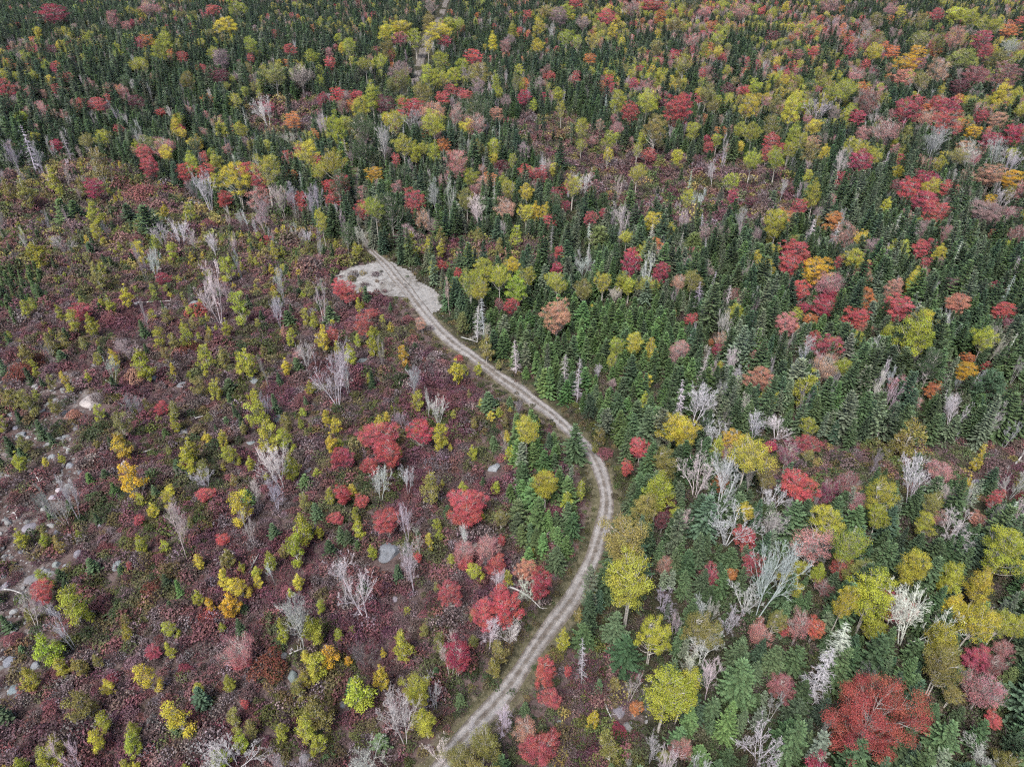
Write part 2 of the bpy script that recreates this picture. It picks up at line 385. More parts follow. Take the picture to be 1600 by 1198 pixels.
def shrub(seed, D=1.4, H=.9, N=170, leaf=.16, twigs=26, mats=None, airy=False):
    """low bush in one mesh: twigs and leaves"""
    rng = np.random.default_rng(seed); g = Geo()
    for k in range(twigs):
        az = rng.uniform(0, 6.28); r = D / 2 * math.sqrt(rng.random()); e = np.array([math.cos(az) * r, math.sin(az) * r, H * (1 - .5 * (2 * r / D) ** 2) * rng.uniform(.65, 1.1)])
        a = np.array([math.cos(az) * r * .2, math.sin(az) * r * .2, -.05])
        pts = limb(a, e, rng, .05, 3); tube(g, pts, [.016, .012, .006], 3, mi=1)
        for _ in range(2):
            tube(g, np.stack([pts[1], e + rng.normal(0, .16, 3)]), [.01, .005], 3, mi=1)
    az = rng.uniform(0, 6.28, N); r = D / 2 * np.sqrt(rng.random(N)); lob = 1 + .22 * np.sin(3 * az + seed) + .15 * np.sin(5 * az + 2 * seed)
    top = H * (1 - .6 * (2 * r / D) ** 2) * (.85 + .3 * vnoise(np.cos(az) * r * 3 + seed, np.sin(az) * r * 3, .8))
    z = top * (1 - .5 * rng.random(N) ** 2)
    p = np.stack([np.cos(az) * r * lob, np.sin(az) * r * lob, z], 1)
    leaves(g, p, np.stack([np.cos(az) * r / D, np.sin(az) * r / D, np.full(N, .8)], 1), leaf, rng)
    return g.mesh('shrub', mats or [M_SHRUB, M_TWIG])
M_TWIG = bark_mat('shrub_twigs', (.07, .05, .052), (.17, .13, .135), 9)

def boulder_mesh(seed):
    rng = np.random.default_rng(seed)
    import bmesh
    bm = bmesh.new(); bmesh.ops.create_icosphere(bm, subdivisions=3, radius=.5)
    planes = [(norm(rng.normal(0, 1, 3)), rng.uniform(.3, .46)) for _ in range(9)]
    for v in bm.verts:
        c = np.array(v.co)
        for nn, dd in planes:
            k = c @ nn - dd
            if k > 0: c = c - nn * k * .88
        c = c * (1 + .06 * math.sin(c[0] * 9 + seed) * math.sin(c[1] * 8) + .05 * math.sin(c[2] * 13 + seed))
        v.co = (c[0] * 1.1, c[1] * .95, c[2] * .8)
    me = bpy.data.meshes.new('boulder'); bm.to_mesh(me); bm.free(); me.materials.append(M_ROCK)
    return me

# ------------------------------------------------------------------ survey of the place: what stands where
# rows: kind, centre x, centre y, width, height, colour, read off nine sheets of the photograph (each 540 x 400 px enlarged to 1600 x 1185)
SHEET = {'a': (0, 0), 'b': (530, 0), 'c': (1060, 0), 'd': (0, 400), 'e': (530, 400), 'f': (1060, 400), 'g': (0, 798), 'h': (530, 798), 'i': (1060, 798)}
SURVEY = {
'a': """M 250 60 120 50 c;B 175 145 40 40 y;M 520 90 60 70 p;M 20 410 60 90 r;M 450 485 80 50 r;M 240 230 40 50 m;M 180 440 60 40 p
B 1095 35 80 60 yg;M 985 45 60 40 r;M 690 30 90 60 p;B 1050 115 90 60 y;M 585 120 50 40 p;B 1160 205 60 60 yg;B 765 170 80 70 yg;O 680 190 70 50 o;M 640 205 40 60 c;B 730 215 80 60 yg
M 845 260 50 50 r;B 625 295 50 50 yg;B 665 300 50 50 yg;B 990 245 50 50 yg;M 1020 275 90 60 pg;M 1340 230 50 50 r;B 1110 310 60 60 g;M 1160 270 40 40 r;M 1020 350 90 60 m;B 870 365 60 40 ol;B 1440 260 50 30 yg
M 1530 290 60 40 r;B 1585 220 40 50 y;M 1520 245 50 40 p;B 1270 345 100 60 ol;M 1390 345 110 50 pg;M 1560 440 60 70 r;M 625 470 70 60 m;M 745 520 45 35 r;B 800 570 60 40 y;M 830 595 50 40 r;B 850 615 40 40 y;M 940 610 40 40 p
W 650 640 60 130 li;B 1090 465 60 60 yg;W 1230 520 90 120 w;M 1240 500 60 50 c;B 1110 600 60 70 yg;O 1355 555 80 70 o;B 1560 575 90 130 yg;W 1340 645 70 60 li;W 1490 590 50 110 li
M 675 715 80 100 r;M 760 680 110 100 p;B 675 665 70 60 ol;B 770 705 60 50 y;M 690 770 80 90 r;B 890 745 80 90 yg;B 905 665 60 50 g;M 945 730 40 80 r;B 995 740 70 70 yg;M 960 800 90 80 r;M 860 800 70 90 r;M 1050 690 50 50 p
B 1085 810 110 110 y;M 1145 790 90 80 r;B 1225 780 120 90 yg;O 1000 840 60 90 y;M 1200 840 70 70 r;B 1430 705 110 100 y;M 1385 695 50 60 r;M 1460 740 60 60 r;B 1540 750 110 80 yg;B 1480 790 70 90 yg;B 1560 840 90 100 g;M 1520 860 70 60 r
W 950 880 90 170 w;M 1040 920 80 60 r;M 1190 920 110 110 p;W 1215 1000 80 150 pk;W 1300 930 90 150 li;W 1360 930 70 140 li;M 1390 930 60 120 r;M 1540 920 70 60 r;W 1450 950 80 150 li;B 1490 1020 60 110 yg
s 460 760 100 90 ol;s 240 830 70 90 yg;s 120 890 80 60 ol;s 45 870 60 60 ol;M 430 870 100 80 c;s 365 870 50 40 ol;s 280 885 40 40 yg;U 660 890 120 110 p;U 520 800 90 90 m;f 590 985 80 70 g;f 690 1020 130 90 g;f 290 980 110 90 bg;f 350 970 80 80 bg
s 875 975 60 60 yg;s 760 970 40 50 y;U 160 940 100 50 br;s 440 980 70 90 yg;s 450 1080 50 50 yg;U 960 1040 80 60 br;U 1110 1060 80 60 m;W 750 1090 80 110 pk;W 830 1080 90 120 w;W 890 1120 50 110 w;W 990 1140 70 100 w;W 290 1130 80 90 w
U 640 1115 80 60 br;s 715 1125 50 50 yg;s 790 1160 50 40 yg;s 645 1165 50 40 y;s 165 1165 80 50 yg;U 90 1090 90 80 ol;f 415 1150 60 70 g;U 1240 1110 60 50 r;U 1110 1150 80 60 so;s 1270 1155 50 60 yg
W 70 740 60 140 li;D 130 690 60 190 w;W 180 740 40 130 li;D 310 680 50 130 w;W 235 690 40 100 w;W 15 830 30 120 w;B 395 650 60 60 ol;M 260 670 60 50 c""",
'b': """B 215 135 90 80 y;B 290 125 110 80 y;B 350 170 70 110 yg;M 280 180 60 60 br;B 225 215 80 60 ol;B 420 90 80 90 ol;M 425 25 60 60 pg;B 455 140 110 70 y;B 505 110 90 70 yg;B 550 115 60 60 yg;M 490 190 50 50 c;B 410 215 40 60 y;B 460 280 90 80 yg;B 415 340 80 110 yg;B 450 360 60 70 yg
M 240 255 40 50 r;B 190 285 60 50 yg;B 120 295 60 60 yg;B 45 215 80 60 yg;M 285 320 100 60 pg;B 280 380 100 100 ol;B 150 430 100 110 yg;M 80 440 60 50 r;M 215 490 90 90 m;B 95 490 80 90 yg;B 20 570 60 80 yg;M 330 500 110 60 r;O 435 510 110 60 so;B 380 430 90 60 ol;B 290 470 60 60 yg;M 515 415 60 50 r;M 590 440 60 50 r;M 480 455 70 50 r
B 530 345 60 60 yg;W 580 345 50 90 li;B 640 330 90 70 ol;M 640 400 60 80 pg;B 730 370 40 90 yg;B 815 380 40 80 ol;B 850 395 35 70 yg;M 855 450 60 70 c;W 700 410 40 90 li;B 635 495 110 90 g;O 730 525 60 60 so;M 540 530 80 100 p;B 250 560 90 100 yg;W 340 560 110 120 li;B 440 570 110 90 yg;B 110 590 100 90 g;M 105 630 80 80 pg
W 200 670 90 160 w;B 300 670 80 80 yg;B 345 690 70 70 yg;B 385 690 60 70 yg;B 435 690 70 80 yg;O 485 670 50 80 o;M 260 740 40 70 r;B 95 690 80 60 g;B 155 730 50 60 g;M 545 760 110 120 p;O 160 805 80 50 go;M 20 860 80 100 r;B 610 820 60 80 yg;B 715 730 40 50 y;M 750 765 60 50 m;B 800 740 40 70 yg;M 640 580 110 60 p;U 930 640 90 40 br
M 935 805 80 70 r;B 870 890 50 80 y;B 865 980 70 80 y;B 905 970 60 80 go;O 765 960 110 100 so;D 715 920 30 190 w;B 165 960 90 120 yg;B 235 950 110 130 g;M 110 970 60 120 r;M 345 930 90 170 r;M 265 870 60 70 p;W 450 930 70 160 w;W 510 930 70 170 w;B 590 920 80 80 ol;W 650 990 110 140 pk;B 1080 855 80 90 yg;M 1045 870 40 50 c;W 1135 850 100 90 li
P 1010 1030 90 170 te;P 1200 1110 130 120 yn;P 1220 950 110 110 g;M 1165 1010 60 80 r;W 1310 1030 100 130 pk;W 1295 880 30 110 w;B 1380 800 70 90 yg;B 1565 720 60 70 y;M 1440 715 60 60 r;B 1380 690 50 70 yg;B 1120 670 50 60 yg;B 1130 590 80 90 yg;B 1250 640 60 80 yg;M 1285 590 60 70 p;B 1245 710 40 60 y
B 1295 460 80 100 yg;B 1420 470 110 110 yg;M 1340 520 80 110 r;M 1560 510 100 130 r;M 1490 480 50 50 m;B 1465 580 90 60 ol;B 1030 500 40 80 yg;B 1015 435 50 60 yg;M 980 350 50 40 r;M 1095 360 40 60 r;M 1365 390 40 60 c;B 1580 310 50 70 yg;M 1560 260 50 50 r;O 1160 275 60 50 o;B 1470 215 60 70 ol
B 925 120 60 60 y;B 920 210 50 50 y;B 1050 170 70 60 yg;B 1105 190 50 60 yg;B 1175 185 60 50 yg;B 1265 125 50 50 y;M 1240 85 80 60 r;M 1100 10 60 40 r;M 1460 20 120 80 r;O 1485 80 60 60 o;B 1050 40 80 60 yg;W 980 165 30 90 w;M 770 220 60 60 p;M 790 180 50 50 pg;B 710 185 60 60 y;B 800 130 50 50 yg;M 875 70 40 40 r;M 620 265 70 70 r;B 570 300 60 50 yg;M 1130 100 60 60 pg;M 1020 75 90 60 pg;B 970 50 90 70 ol;B 1560 110 80 60 ol;M 1360 45 80 50 br
s 335 1130 70 80 yg;s 410 1140 50 60 yg;s 470 1150 50 60 yg;B 30 1070 60 90 g;W 100 1100 70 100 w;U 550 1080 80 60 m;s 820 1085 60 60 yg;s 600 1170 60 50 yg;s 70 1155 40 50 yg;B 1330 1095 60 60 yg;M 1020 1165 60 50 r;D 1450 1090 50 100 li;s 1535 1085 60 60 yg;M 1360 1170 60 40 r;M 1050 950 40 50 c;s 470 1090 50 50 ol;s 650 1090 50 50 ol;s 740 1140 50 50 ol;U 300 1080 80 70 br;U 730 1070 70 60 m;U 880 1150 80 60 m""",
'c': """B 50 20 70 40 g;M 120 50 60 40 p;M 290 50 90 50 p;M 385 55 40 30 r;M 700 20 100 50 p;M 985 40 60 70 p;B 1030 50 40 50 y;B 910 85 60 50 ol;M 1200 70 60 60 r;B 1120 90 60 50 ol;B 1290 60 90 80 y;B 1360 75 80 80 yg;B 1450 120 110 70 yg;O 1530 140 80 60 o;M 1590 100 40 40 r;M 1410 185 100 70 c;M 1425 245 70 80 c;M 1290 175 100 60 so;B 1130 180 100 60 ol;B 1205 190 50 90 ol
B 905 180 90 60 ol;B 915 240 80 50 y;O 990 245 60 60 o;O 1105 245 80 60 go;O 1060 290 90 50 go;M 1100 300 70 60 br;M 1210 325 110 60 so;M 1040 360 90 60 so;B 1130 370 70 60 ol;O 1190 240 50 50 o;B 1320 265 110 90 ol;M 1380 350 110 90 br;M 1300 400 90 60 m;M 1520 345 110 110 br;O 1490 280 100 50 ol;M 1590 215 50 50 so;W 1520 235 100 50 li;M 870 120 60 60 pg;W 860 170 50 60 w
M 865 300 40 60 r;M 790 240 40 60 r;M 630 240 50 50 r;M 555 255 50 50 br;M 820 345 80 50 p;B 30 290 90 100 yg;B 180 180 80 60 yg;B 125 220 60 50 yg;B 180 240 50 50 y;M 70 190 60 60 p;M 195 265 40 50 r;O 155 120 50 40 o;M 435 170 60 40 m;B 500 30 40 40 y
M 15 500 90 130 r;M 105 460 40 40 r;B 130 430 70 50 ol;B 160 490 50 60 ol;M 310 420 60 50 r;B 325 485 90 90 y;M 235 410 50 50 m;M 410 475 50 50 p;B 450 490 70 60 ol;B 530 490 100 90 y;B 770 420 120 90 yg;B 780 475 40 50 y;W 640 510 120 90 li;M 720 525 70 70 pg;M 890 470 110 110 br;M 830 545 80 60 c;W 905 550 60 50 w
M 1050 510 120 110 c;M 1185 480 60 70 r;O 1155 500 50 50 o;M 1235 560 110 120 r;M 1150 540 100 40 so;M 1260 490 90 60 c;B 1505 420 90 50 y;O 1300 455 50 30 o;M 1400 540 60 80 r;M 1485 560 80 80 so;P 1340 510 100 70 g;B 1590 510 60 60 yg;M 1550 620 110 90 c;M 1440 650 90 60 c;O 1360 610 80 50 go;O 1320 680 60 60 so;B 1290 720 70 60 ol;W 1190 680 120 150 li;W 1360 740 110 140 li;W 1480 720 100 130 li;W 1540 760 80 120 li
M 960 600 130 70 p;M 850 620 70 60 p;B 795 665 60 60 yg;B 855 690 60 60 y;B 905 725 60 70 yg;M 840 750 120 90 c;M 1010 690 60 50 p;D 960 750 40 90 w;B 1070 600 50 40 ol;M 620 660 70 50 so;B 640 580 60 50 y;M 600 550 50 40 p;B 535 610 90 60 yg;B 570 650 70 70 yg;B 515 690 60 60 yg;B 460 730 90 110 yg;M 430 660 90 80 r;B 415 640 40 40 y;M 410 710 50 70 r;B 340 740 80 110 yg;B 430 575 80 60 ol;B 345 610 70 60 yg;B 285 600 60 60 yg;B 620 690 80 50 ol;B 680 695 50 50 y
B 70 600 70 80 yg;M 140 680 50 50 r;B 180 645 50 50 yg;M 535 550 40 50 r;W 215 680 30 100 li;W 750 780 70 140 li;B 600 810 50 60 yg;B 640 880 80 120 yg;M 560 960 70 80 r;B 460 1020 110 90 yg;B 430 1100 50 60 yg;O 715 1020 100 70 o;M 650 980 50 60 pg;O 780 1090 100 120 so;D 610 1080 60 130 li;D 725 1090 60 100 w;M 530 1150 110 80 r;B 245 830 60 60 yg;B 45 910 60 90 yg;M 250 905 50 60 c;M 335 930 60 40 m;W 165 810 50 110 w;W 90 930 70 100 w;W 290 1030 60 120 w;M 120 1080 60 80 pg;P 70 1130 110 90 yn;M 370 1080 50 90 pg;W 20 1030 60 110 li
M 1065 880 90 110 r;M 1140 840 110 70 c;B 1170 865 70 40 y;M 1250 880 90 80 r;M 1140 930 110 80 c;M 1205 985 110 110 r;B 970 940 50 40 y;B 1020 790 50 60 y;M 1430 980 130 90 pg;O 1440 925 50 50 go;M 1545 980 70 60 p;M 1580 890 60 100 p;W 1500 920 80 100 li;O 1550 830 100 50 go;M 1450 810 110 60 so;M 1240 1090 60 90 p;M 1120 1150 80 80 r;B 1210 1160 60 50 y;M 1570 1080 70 100 br;M 1460 1090 50 60 r;M 1020 860 60 60 br;W 480 880 40 90 li;W 560 900 40 90 pk""",
'd': """M 375 255 90 80 c;s 330 300 60 60 yg;s 425 310 60 110 yg;s 510 225 50 70 yg;s 470 215 30 60 yg;s 115 240 50 50 yg;s 270 260 40 50 yg;s 150 215 40 40 yg;s 225 400 60 80 ol;s 295 385 50 50 ol;s 380 400 40 50 ol;s 445 85 70 70 ol;s 580 180 60 50 y;U 510 280 80 60 br;W 700 40 60 130 w;W 985 180 150 240 w;M 750 100 60 50 c;s 1050 60 60 80 yg;s 1255 60 30 50 y;f 1325 65 50 60 g;W 1300 140 50 150 w;f 1385 175 50 60 te;s 1430 150 50 60 ol;W 1480 210 70 180 w
M 1575 150 70 90 r;s 1115 240 80 80 yg;s 880 165 30 80 g;s 860 215 30 40 ol;s 765 275 50 60 ol;s 895 310 40 70 ol;s 850 325 40 50 yg;s 860 375 60 80 yg;s 725 375 60 80 yg;s 805 395 50 60 ol;s 1045 325 50 50 yg;s 965 385 40 70 ol;s 945 455 80 90 yg;s 1030 465 60 70 ol;s 1145 485 80 80 yg;s 1100 460 30 40 yg;s 1220 440 40 60 ol;s 1410 280 40 70 yg;s 1450 290 40 90 yg;f 1335 285 70 60 g;f 1530 270 80 70 g;s 1485 375 70 100 y;M 1540 365 60 70 r;s 1560 420 40 50 yg;W 1280 260 60 120 w;s 1310 355 40 40 so;s 1345 380 40 50 yg;U 910 245 90 50 r;U 970 290 30 40 r
s 1325 510 50 70 y;W 1410 450 80 120 w;M 1380 455 50 50 p;W 1540 560 150 250 w;s 525 470 50 90 y;W 590 430 80 110 pk;s 655 495 90 80 yg;U 630 550 100 80 so;s 770 460 40 80 ol;s 795 525 30 80 y;s 450 470 40 50 yg;s 120 445 70 50 ol;f 285 465 60 60 g;U 90 535 120 60 ru;U 160 480 90 60 ru;U 60 450 80 60 m;s 55 650 80 90 ol;s 125 680 70 70 ol;s 255 690 50 90 ol;U 340 730 60 60 so;U 445 655 80 60 pg;W 625 690 90 120 gy;s 680 700 30 90 ol;s 555 780 70 80 ol;s 560 870 80 80 y;M 750 700 60 60 r;s 795 710 60 90 ol;s 810 770 50 70 yg;f 770 825 60 40 bg
s 920 600 60 60 ol;s 995 615 60 70 yg;f 1060 600 70 80 g;s 1180 640 40 50 y;U 1235 595 50 40 so;s 1200 720 90 100 yg;s 1325 765 50 90 ol;s 1395 770 30 60 yg;s 1125 795 40 60 ol;s 1030 840 50 60 yg;s 1435 790 30 40 ol;s 1510 745 50 60 y;s 1550 780 50 80 y;s 1530 860 60 90 y;s 1235 840 90 90 yg;s 1325 855 70 80 yg;W 1280 970 150 220 w;s 1350 970 80 90 yg;f 1410 1040 80 80 bg;s 1075 915 60 90 yg;s 885 890 80 90 yg;s 860 945 80 80 yg;s 930 985 60 60 ol;f 1115 715 40 40 g;f 1055 770 60 60 g;s 965 745 40 50 ol
s 80 950 60 70 yg;f 100 915 60 50 g;s 605 1020 110 90 go;f 415 1030 60 80 bg;f 485 1015 50 70 g;f 525 1080 50 80 bg;s 5 775 40 50 yg;s 105 865 60 40 ol;W 940 1030 100 100 li;M 945 1100 70 40 r;s 775 1125 50 60 y;W 1180 1110 70 120 w;W 1270 1110 90 130 w;f 1145 1110 60 80 bg;s 1110 1165 90 60 y;M 1570 930 70 100 c;M 1585 1100 80 90 r;U 1200 980 30 50 r;s 1410 1130 60 60 ol;s 710 1175 50 40 y;U 830 980 50 50 r;U 1400 660 80 60 br;U 870 420 90 60 ru
K 430 655 110 70 w;K 900 215 60 40;K 760 240 30 25 w;K 630 215 35 20;K 340 408 25 15 w;K 1280 745 50 50;K 1175 570 50 30;K 845 810 45 25;K 578 958 45 38 w;K 50 730 40 25;K 70 790 35 25;K 100 822 50 22;K 355 790 40 25;K 310 652 25 20;K 295 833 30 12;K 195 715 30 15;K 225 680 30 15;K 320 960 40 32;K 368 995 30 35;K 272 1078 30 25 w;K 240 1112 40 35 w;K 205 1165 35 20 w;K 10 912 35 22;K 1160 860 35 25;K 1085 1025 30 20;K 320 895 25 12 w;K 715 560 40 30;K 240 925 40 20;K 1060 1150 30 20;K 840 590 50 35;K 435 500 30 20;K 1420 990 40 20""",
'e': """M 40 160 90 90 r;M 110 310 90 110 r;M 155 265 50 50 r;M 470 40 50 50 r;M 550 80 40 60 r;s 435 50 50 60 yg;f 510 85 50 60 g;B 600 120 90 130 yg;B 665 70 100 120 yg;B 640 160 90 90 yg;B 740 90 80 120 yg;B 820 130 100 110 yg;B 880 90 80 100 yg;B 800 40 60 60 y;s 490 130 50 80 ol;s 525 150 40 60 y;F 880 190 70 130 te;M 790 230 60 80 r;M 740 220 40 60 br
M 1010 270 120 160 so;B 1010 120 90 60 yg;B 1225 115 70 100 y;B 1130 155 80 60 ol;W 1275 185 90 80 pk;M 1350 40 80 120 c;M 1490 80 80 120 c;M 1575 120 60 100 so;M 1010 60 60 60 c;W 1415 90 60 180 w;W 1130 60 80 90 li
M 380 310 60 60 so;s 90 220 40 60 yg;s 155 390 80 110 yg;s 200 300 30 50 yg;s 190 440 40 60 ol;s 50 450 60 90 yg;W 30 560 60 150 w;U 315 290 50 40 br;s 300 460 50 40 go;s 540 530 70 80 y;s 640 520 40 60 yg;s 585 525 30 50 yg;s 680 420 70 60 ol;f 350 420 40 40 g;U 555 470 40 50 r
P 570 310 70 110 yn;D 635 310 50 160 w;D 665 290 50 180 w;F 760 330 70 120 gg;F 880 300 70 110 bg;F 930 370 70 110 g;D 820 470 60 150 w;F 865 460 60 140 gg;F 965 500 60 190 gg;D 1045 530 60 140 w;D 1105 570 60 200 w;W 1200 540 50 60 w;P 1165 690 90 150 te;F 1120 280 90 160 bg;B 1290 410 70 100 yg;B 1370 400 80 100 y;B 1260 480 50 80 yg;s 1445 430 70 80 yg;M 1560 440 90 110 p;s 1420 580 40 60 y;s 1410 660 40 80 yg;M 1265 590 40 50 pg;s 1550 280 30 100 ol;s 1180 250 30 60 y
W 335 580 90 150 w;W 410 680 40 150 w;W 455 710 90 130 w;s 355 670 60 90 yg;M 180 830 140 130 r;M 230 910 130 130 r;M 140 970 80 70 r;s 180 770 50 50 y;M 375 810 90 110 c;s 390 840 30 50 y;s 465 830 80 100 yg;M 30 930 70 90 c;W 300 770 90 90 gy;W 310 1030 80 130 w;W 180 1060 90 150 w;M 20 1110 50 80 r;M 100 1130 60 60 r;s 425 1060 100 110 ol;M 590 1130 140 120 r
f 690 680 100 80 g;f 790 680 60 60 g;s 695 740 30 50 y;s 780 830 40 60 y;B 870 800 110 120 yg;f 715 860 60 60 g;F 850 940 90 150 gg;F 950 950 100 130 bg;F 975 870 60 120 te;B 960 1050 120 110 yg;F 1070 1010 40 110 gg;s 1115 1075 50 100 yg;s 1055 1125 60 90 yg;s 790 910 50 80 yg;s 625 770 40 50 ol;W 830 700 60 80 gy
K 720 970 70 50;K 845 1080 60 60;K 105 480 50 25;K 1120 705 22 15 w;L 370 75 60 20
F 1290 690 90 130 g;F 1230 770 90 130 gg;F 1360 790 90 160 g;F 1440 690 70 120 g;B 1540 800 130 130 y;B 1490 940 120 130 ol;M 1330 975 60 80 r;B 1480 1060 150 130 yg;B 1415 1155 120 70 ol;U 1230 910 70 50 br;s 1210 830 50 50 ol;M 1530 1150 60 80 m;s 1190 880 40 40 ol;s 770 760 40 60 ol;s 740 500 30 50 ol""",
'f': """M 510 40 120 110 r;M 590 10 60 60 r;O 645 65 130 120 go;M 710 120 130 120 p;M 700 185 80 60 c;M 750 30 50 80 r;B 65 110 80 100 ol;O 10 120 50 120 so;P 225 80 90 90 g;M 265 180 40 60 br;D 100 190 60 130 li;D 230 200 50 120 li;B 550 265 50 60 yg;M 670 235 110 90 c;M 580 235 50 50 c;M 500 310 110 100 p;O 535 335 50 50 o;M 60 290 60 50 r;W 205 325 80 120 w;M 820 280 110 80 r;O 615 290 60 50 o;O 850 325 60 40 so;M 625 385 70 80 r;W 580 440 60 120 w
M 1000 150 70 100 so;M 1015 240 130 120 r;O 1075 150 60 60 go;M 1280 140 70 80 pu;M 1150 30 50 50 r;B 970 340 70 70 yg;B 1130 340 170 140 yg;M 1300 220 110 70 so;M 1510 250 90 80 r;M 1585 260 50 60 so;M 1540 310 60 50 pu;O 1330 530 90 90 go;O 1345 470 60 40 o;M 1430 515 70 40 r;O 1190 620 90 60 o;P 1440 620 190 170 te;M 370 560 100 110 so;W 245 500 60 110 li;s 190 510 40 50 y;M 185 430 60 50 c;O 155 400 30 40 o;M 20 430 80 70 p
W 720 570 60 100 li;W 925 620 70 130 w;W 1285 720 90 130 li;W 80 690 140 170 w;B 40 810 120 150 y;W 170 820 120 120 w;W 365 790 80 110 w;W 465 800 90 90 w;B 610 780 70 60 yg;O 250 850 90 110 go;B 320 920 170 120 yg;B 175 870 70 100 yg;M 430 880 60 60 c;M 515 920 110 120 pu;M 600 870 90 90 c;B 605 920 50 60 ol;M 555 1060 140 150 r;M 690 1090 100 120 pu;M 790 1050 100 170 br
W 95 1020 130 170 w;W 210 1080 150 190 w;W 340 1030 60 120 w;B 420 1020 90 120 ol;W 440 1120 110 110 w;B 965 1100 130 130 yg;M 1210 990 110 110 p;W 1110 1050 130 180 w;W 1250 1110 100 120 pk;W 1570 1050 90 140 w;M 1470 1120 70 100 r;M 1590 1110 40 80 r;s 1385 950 50 90 y;s 1410 900 30 60 y;s 1340 1050 50 60 y;B 1180 1140 100 80 ol;X 930 840 25 110 w;X 1295 830 25 80 w;s 985 885 60 60 ol;s 1075 835 120 90 ol;s 445 670 60 60 yg;s 590 610 120 60 yg;s 395 640 50 70 yg;K 1390 1040 40 30;K 700 750 60 30""",
'g': """K 130 70 65 38;K 100 183 40 25;K 360 193 45 48;K 550 245 62 48;K 145 310 65 38;K 260 245 42 42;K 265 95 35 30;K 210 275 40 25;K 60 462 35 24;K 35 690 60 50;K 165 710 46 42;K 25 340 50 36;K 10 625 28 25;K 55 825 60 36;K 80 848 25 18;K 70 405 20 25;K 1310 662 40 42;K 1410 1140 52 58;K 1355 760 60 50;K 300 250 30 20;K 290 315 30 20;K 780 910 25 20;K 815 605 25 16;K 1585 895 36 32;K 12 300 30 20;K 460 65 25 20
s 95 120 60 60 yg;s 205 135 50 50 yg;s 265 150 50 90 ol;s 645 150 60 90 yg;s 760 160 40 50 yg;s 915 225 55 60 y;s 1050 215 70 70 ol;s 880 45 35 50 ol;M 1030 130 60 60 r;W 810 100 110 230 w;f 1265 95 70 100 g;s 1395 80 100 90 yg;s 1475 95 45 70 yg;s 1370 185 80 120 yg;s 1245 230 60 60 yg;W 1260 290 30 80 w;s 1415 140 30 30 o;M 1560 30 60 60 r;f 430 250 80 100 g;f 560 270 50 50 g;M 595 250 30 50 r;M 190 370 90 110 r;s 330 430 120 100 yg;s 410 475 50 60 yg;s 130 475 50 70 ol;s 205 450 40 40 ol
f 300 340 50 60 g;f 825 360 50 140 bg;f 785 440 40 60 g;s 1040 315 70 100 y;s 1120 350 70 90 y;s 1190 330 40 60 y;s 1065 430 90 90 go;s 970 430 50 60 go;s 1380 325 60 80 y;W 1365 500 150 260 w;s 1310 560 50 130 yg;s 1450 540 100 140 yg;W 1580 330 70 200 w;U 960 480 90 50 r;s 795 550 55 65 yg;s 785 640 50 80 yg;M 710 650 70 70 c;s 690 770 75 140 y;s 210 640 110 120 yg;s 130 770 80 120 yg;s 370 715 70 70 ol;s 450 690 50 50 ol;s 495 810 60 80 y;s 380 890 110 100 ol
U 520 770 60 40 c;M 1100 640 150 120 p;M 1110 700 70 60 r;U 1240 710 150 170 ru;F 920 870 110 140 te;s 920 820 50 50 yg;s 835 960 105 110 y;f 810 1010 60 50 g;s 610 1010 60 60 yg;s 610 1075 80 70 yg;s 245 1075 80 80 ol;s 215 1160 80 60 yg;s 1080 970 60 55 ol;s 1155 1000 70 70 ol;s 1300 1020 70 80 yg;M 1135 890 35 50 r;s 1470 920 130 180 ol;s 1525 670 90 110 go;s 1460 720 100 110 yg;s 1410 670 50 60 y;s 1460 1085 60 80 yg;s 1400 1010 80 120 yg;s 1385 830 60 60 ol
W 1070 1130 210 130 w;s 1010 1140 90 90 yg;s 1110 1070 70 80 yg;s 580 1170 50 50 yg;s 90 1170 60 50 yg;f 100 640 50 30 g;M 640 40 50 40 r;s 1565 570 50 60 yg;U 480 170 70 80 br;U 600 310 60 60 m;U 730 220 70 70 br;U 470 420 90 70 br;U 590 380 80 80 pg;U 250 760 90 70 br;U 240 900 90 70 br;U 850 730 60 50 c;U 700 360 90 40 ru;U 120 1090 100 60 m;U 1180 560 90 60 m;U 620 700 80 50 pg;U 1330 370 70 60 p;U 930 350 80 60 m;U 950 940 60 50 m;U 340 930 60 60 br;U 50 590 70 70 br""",
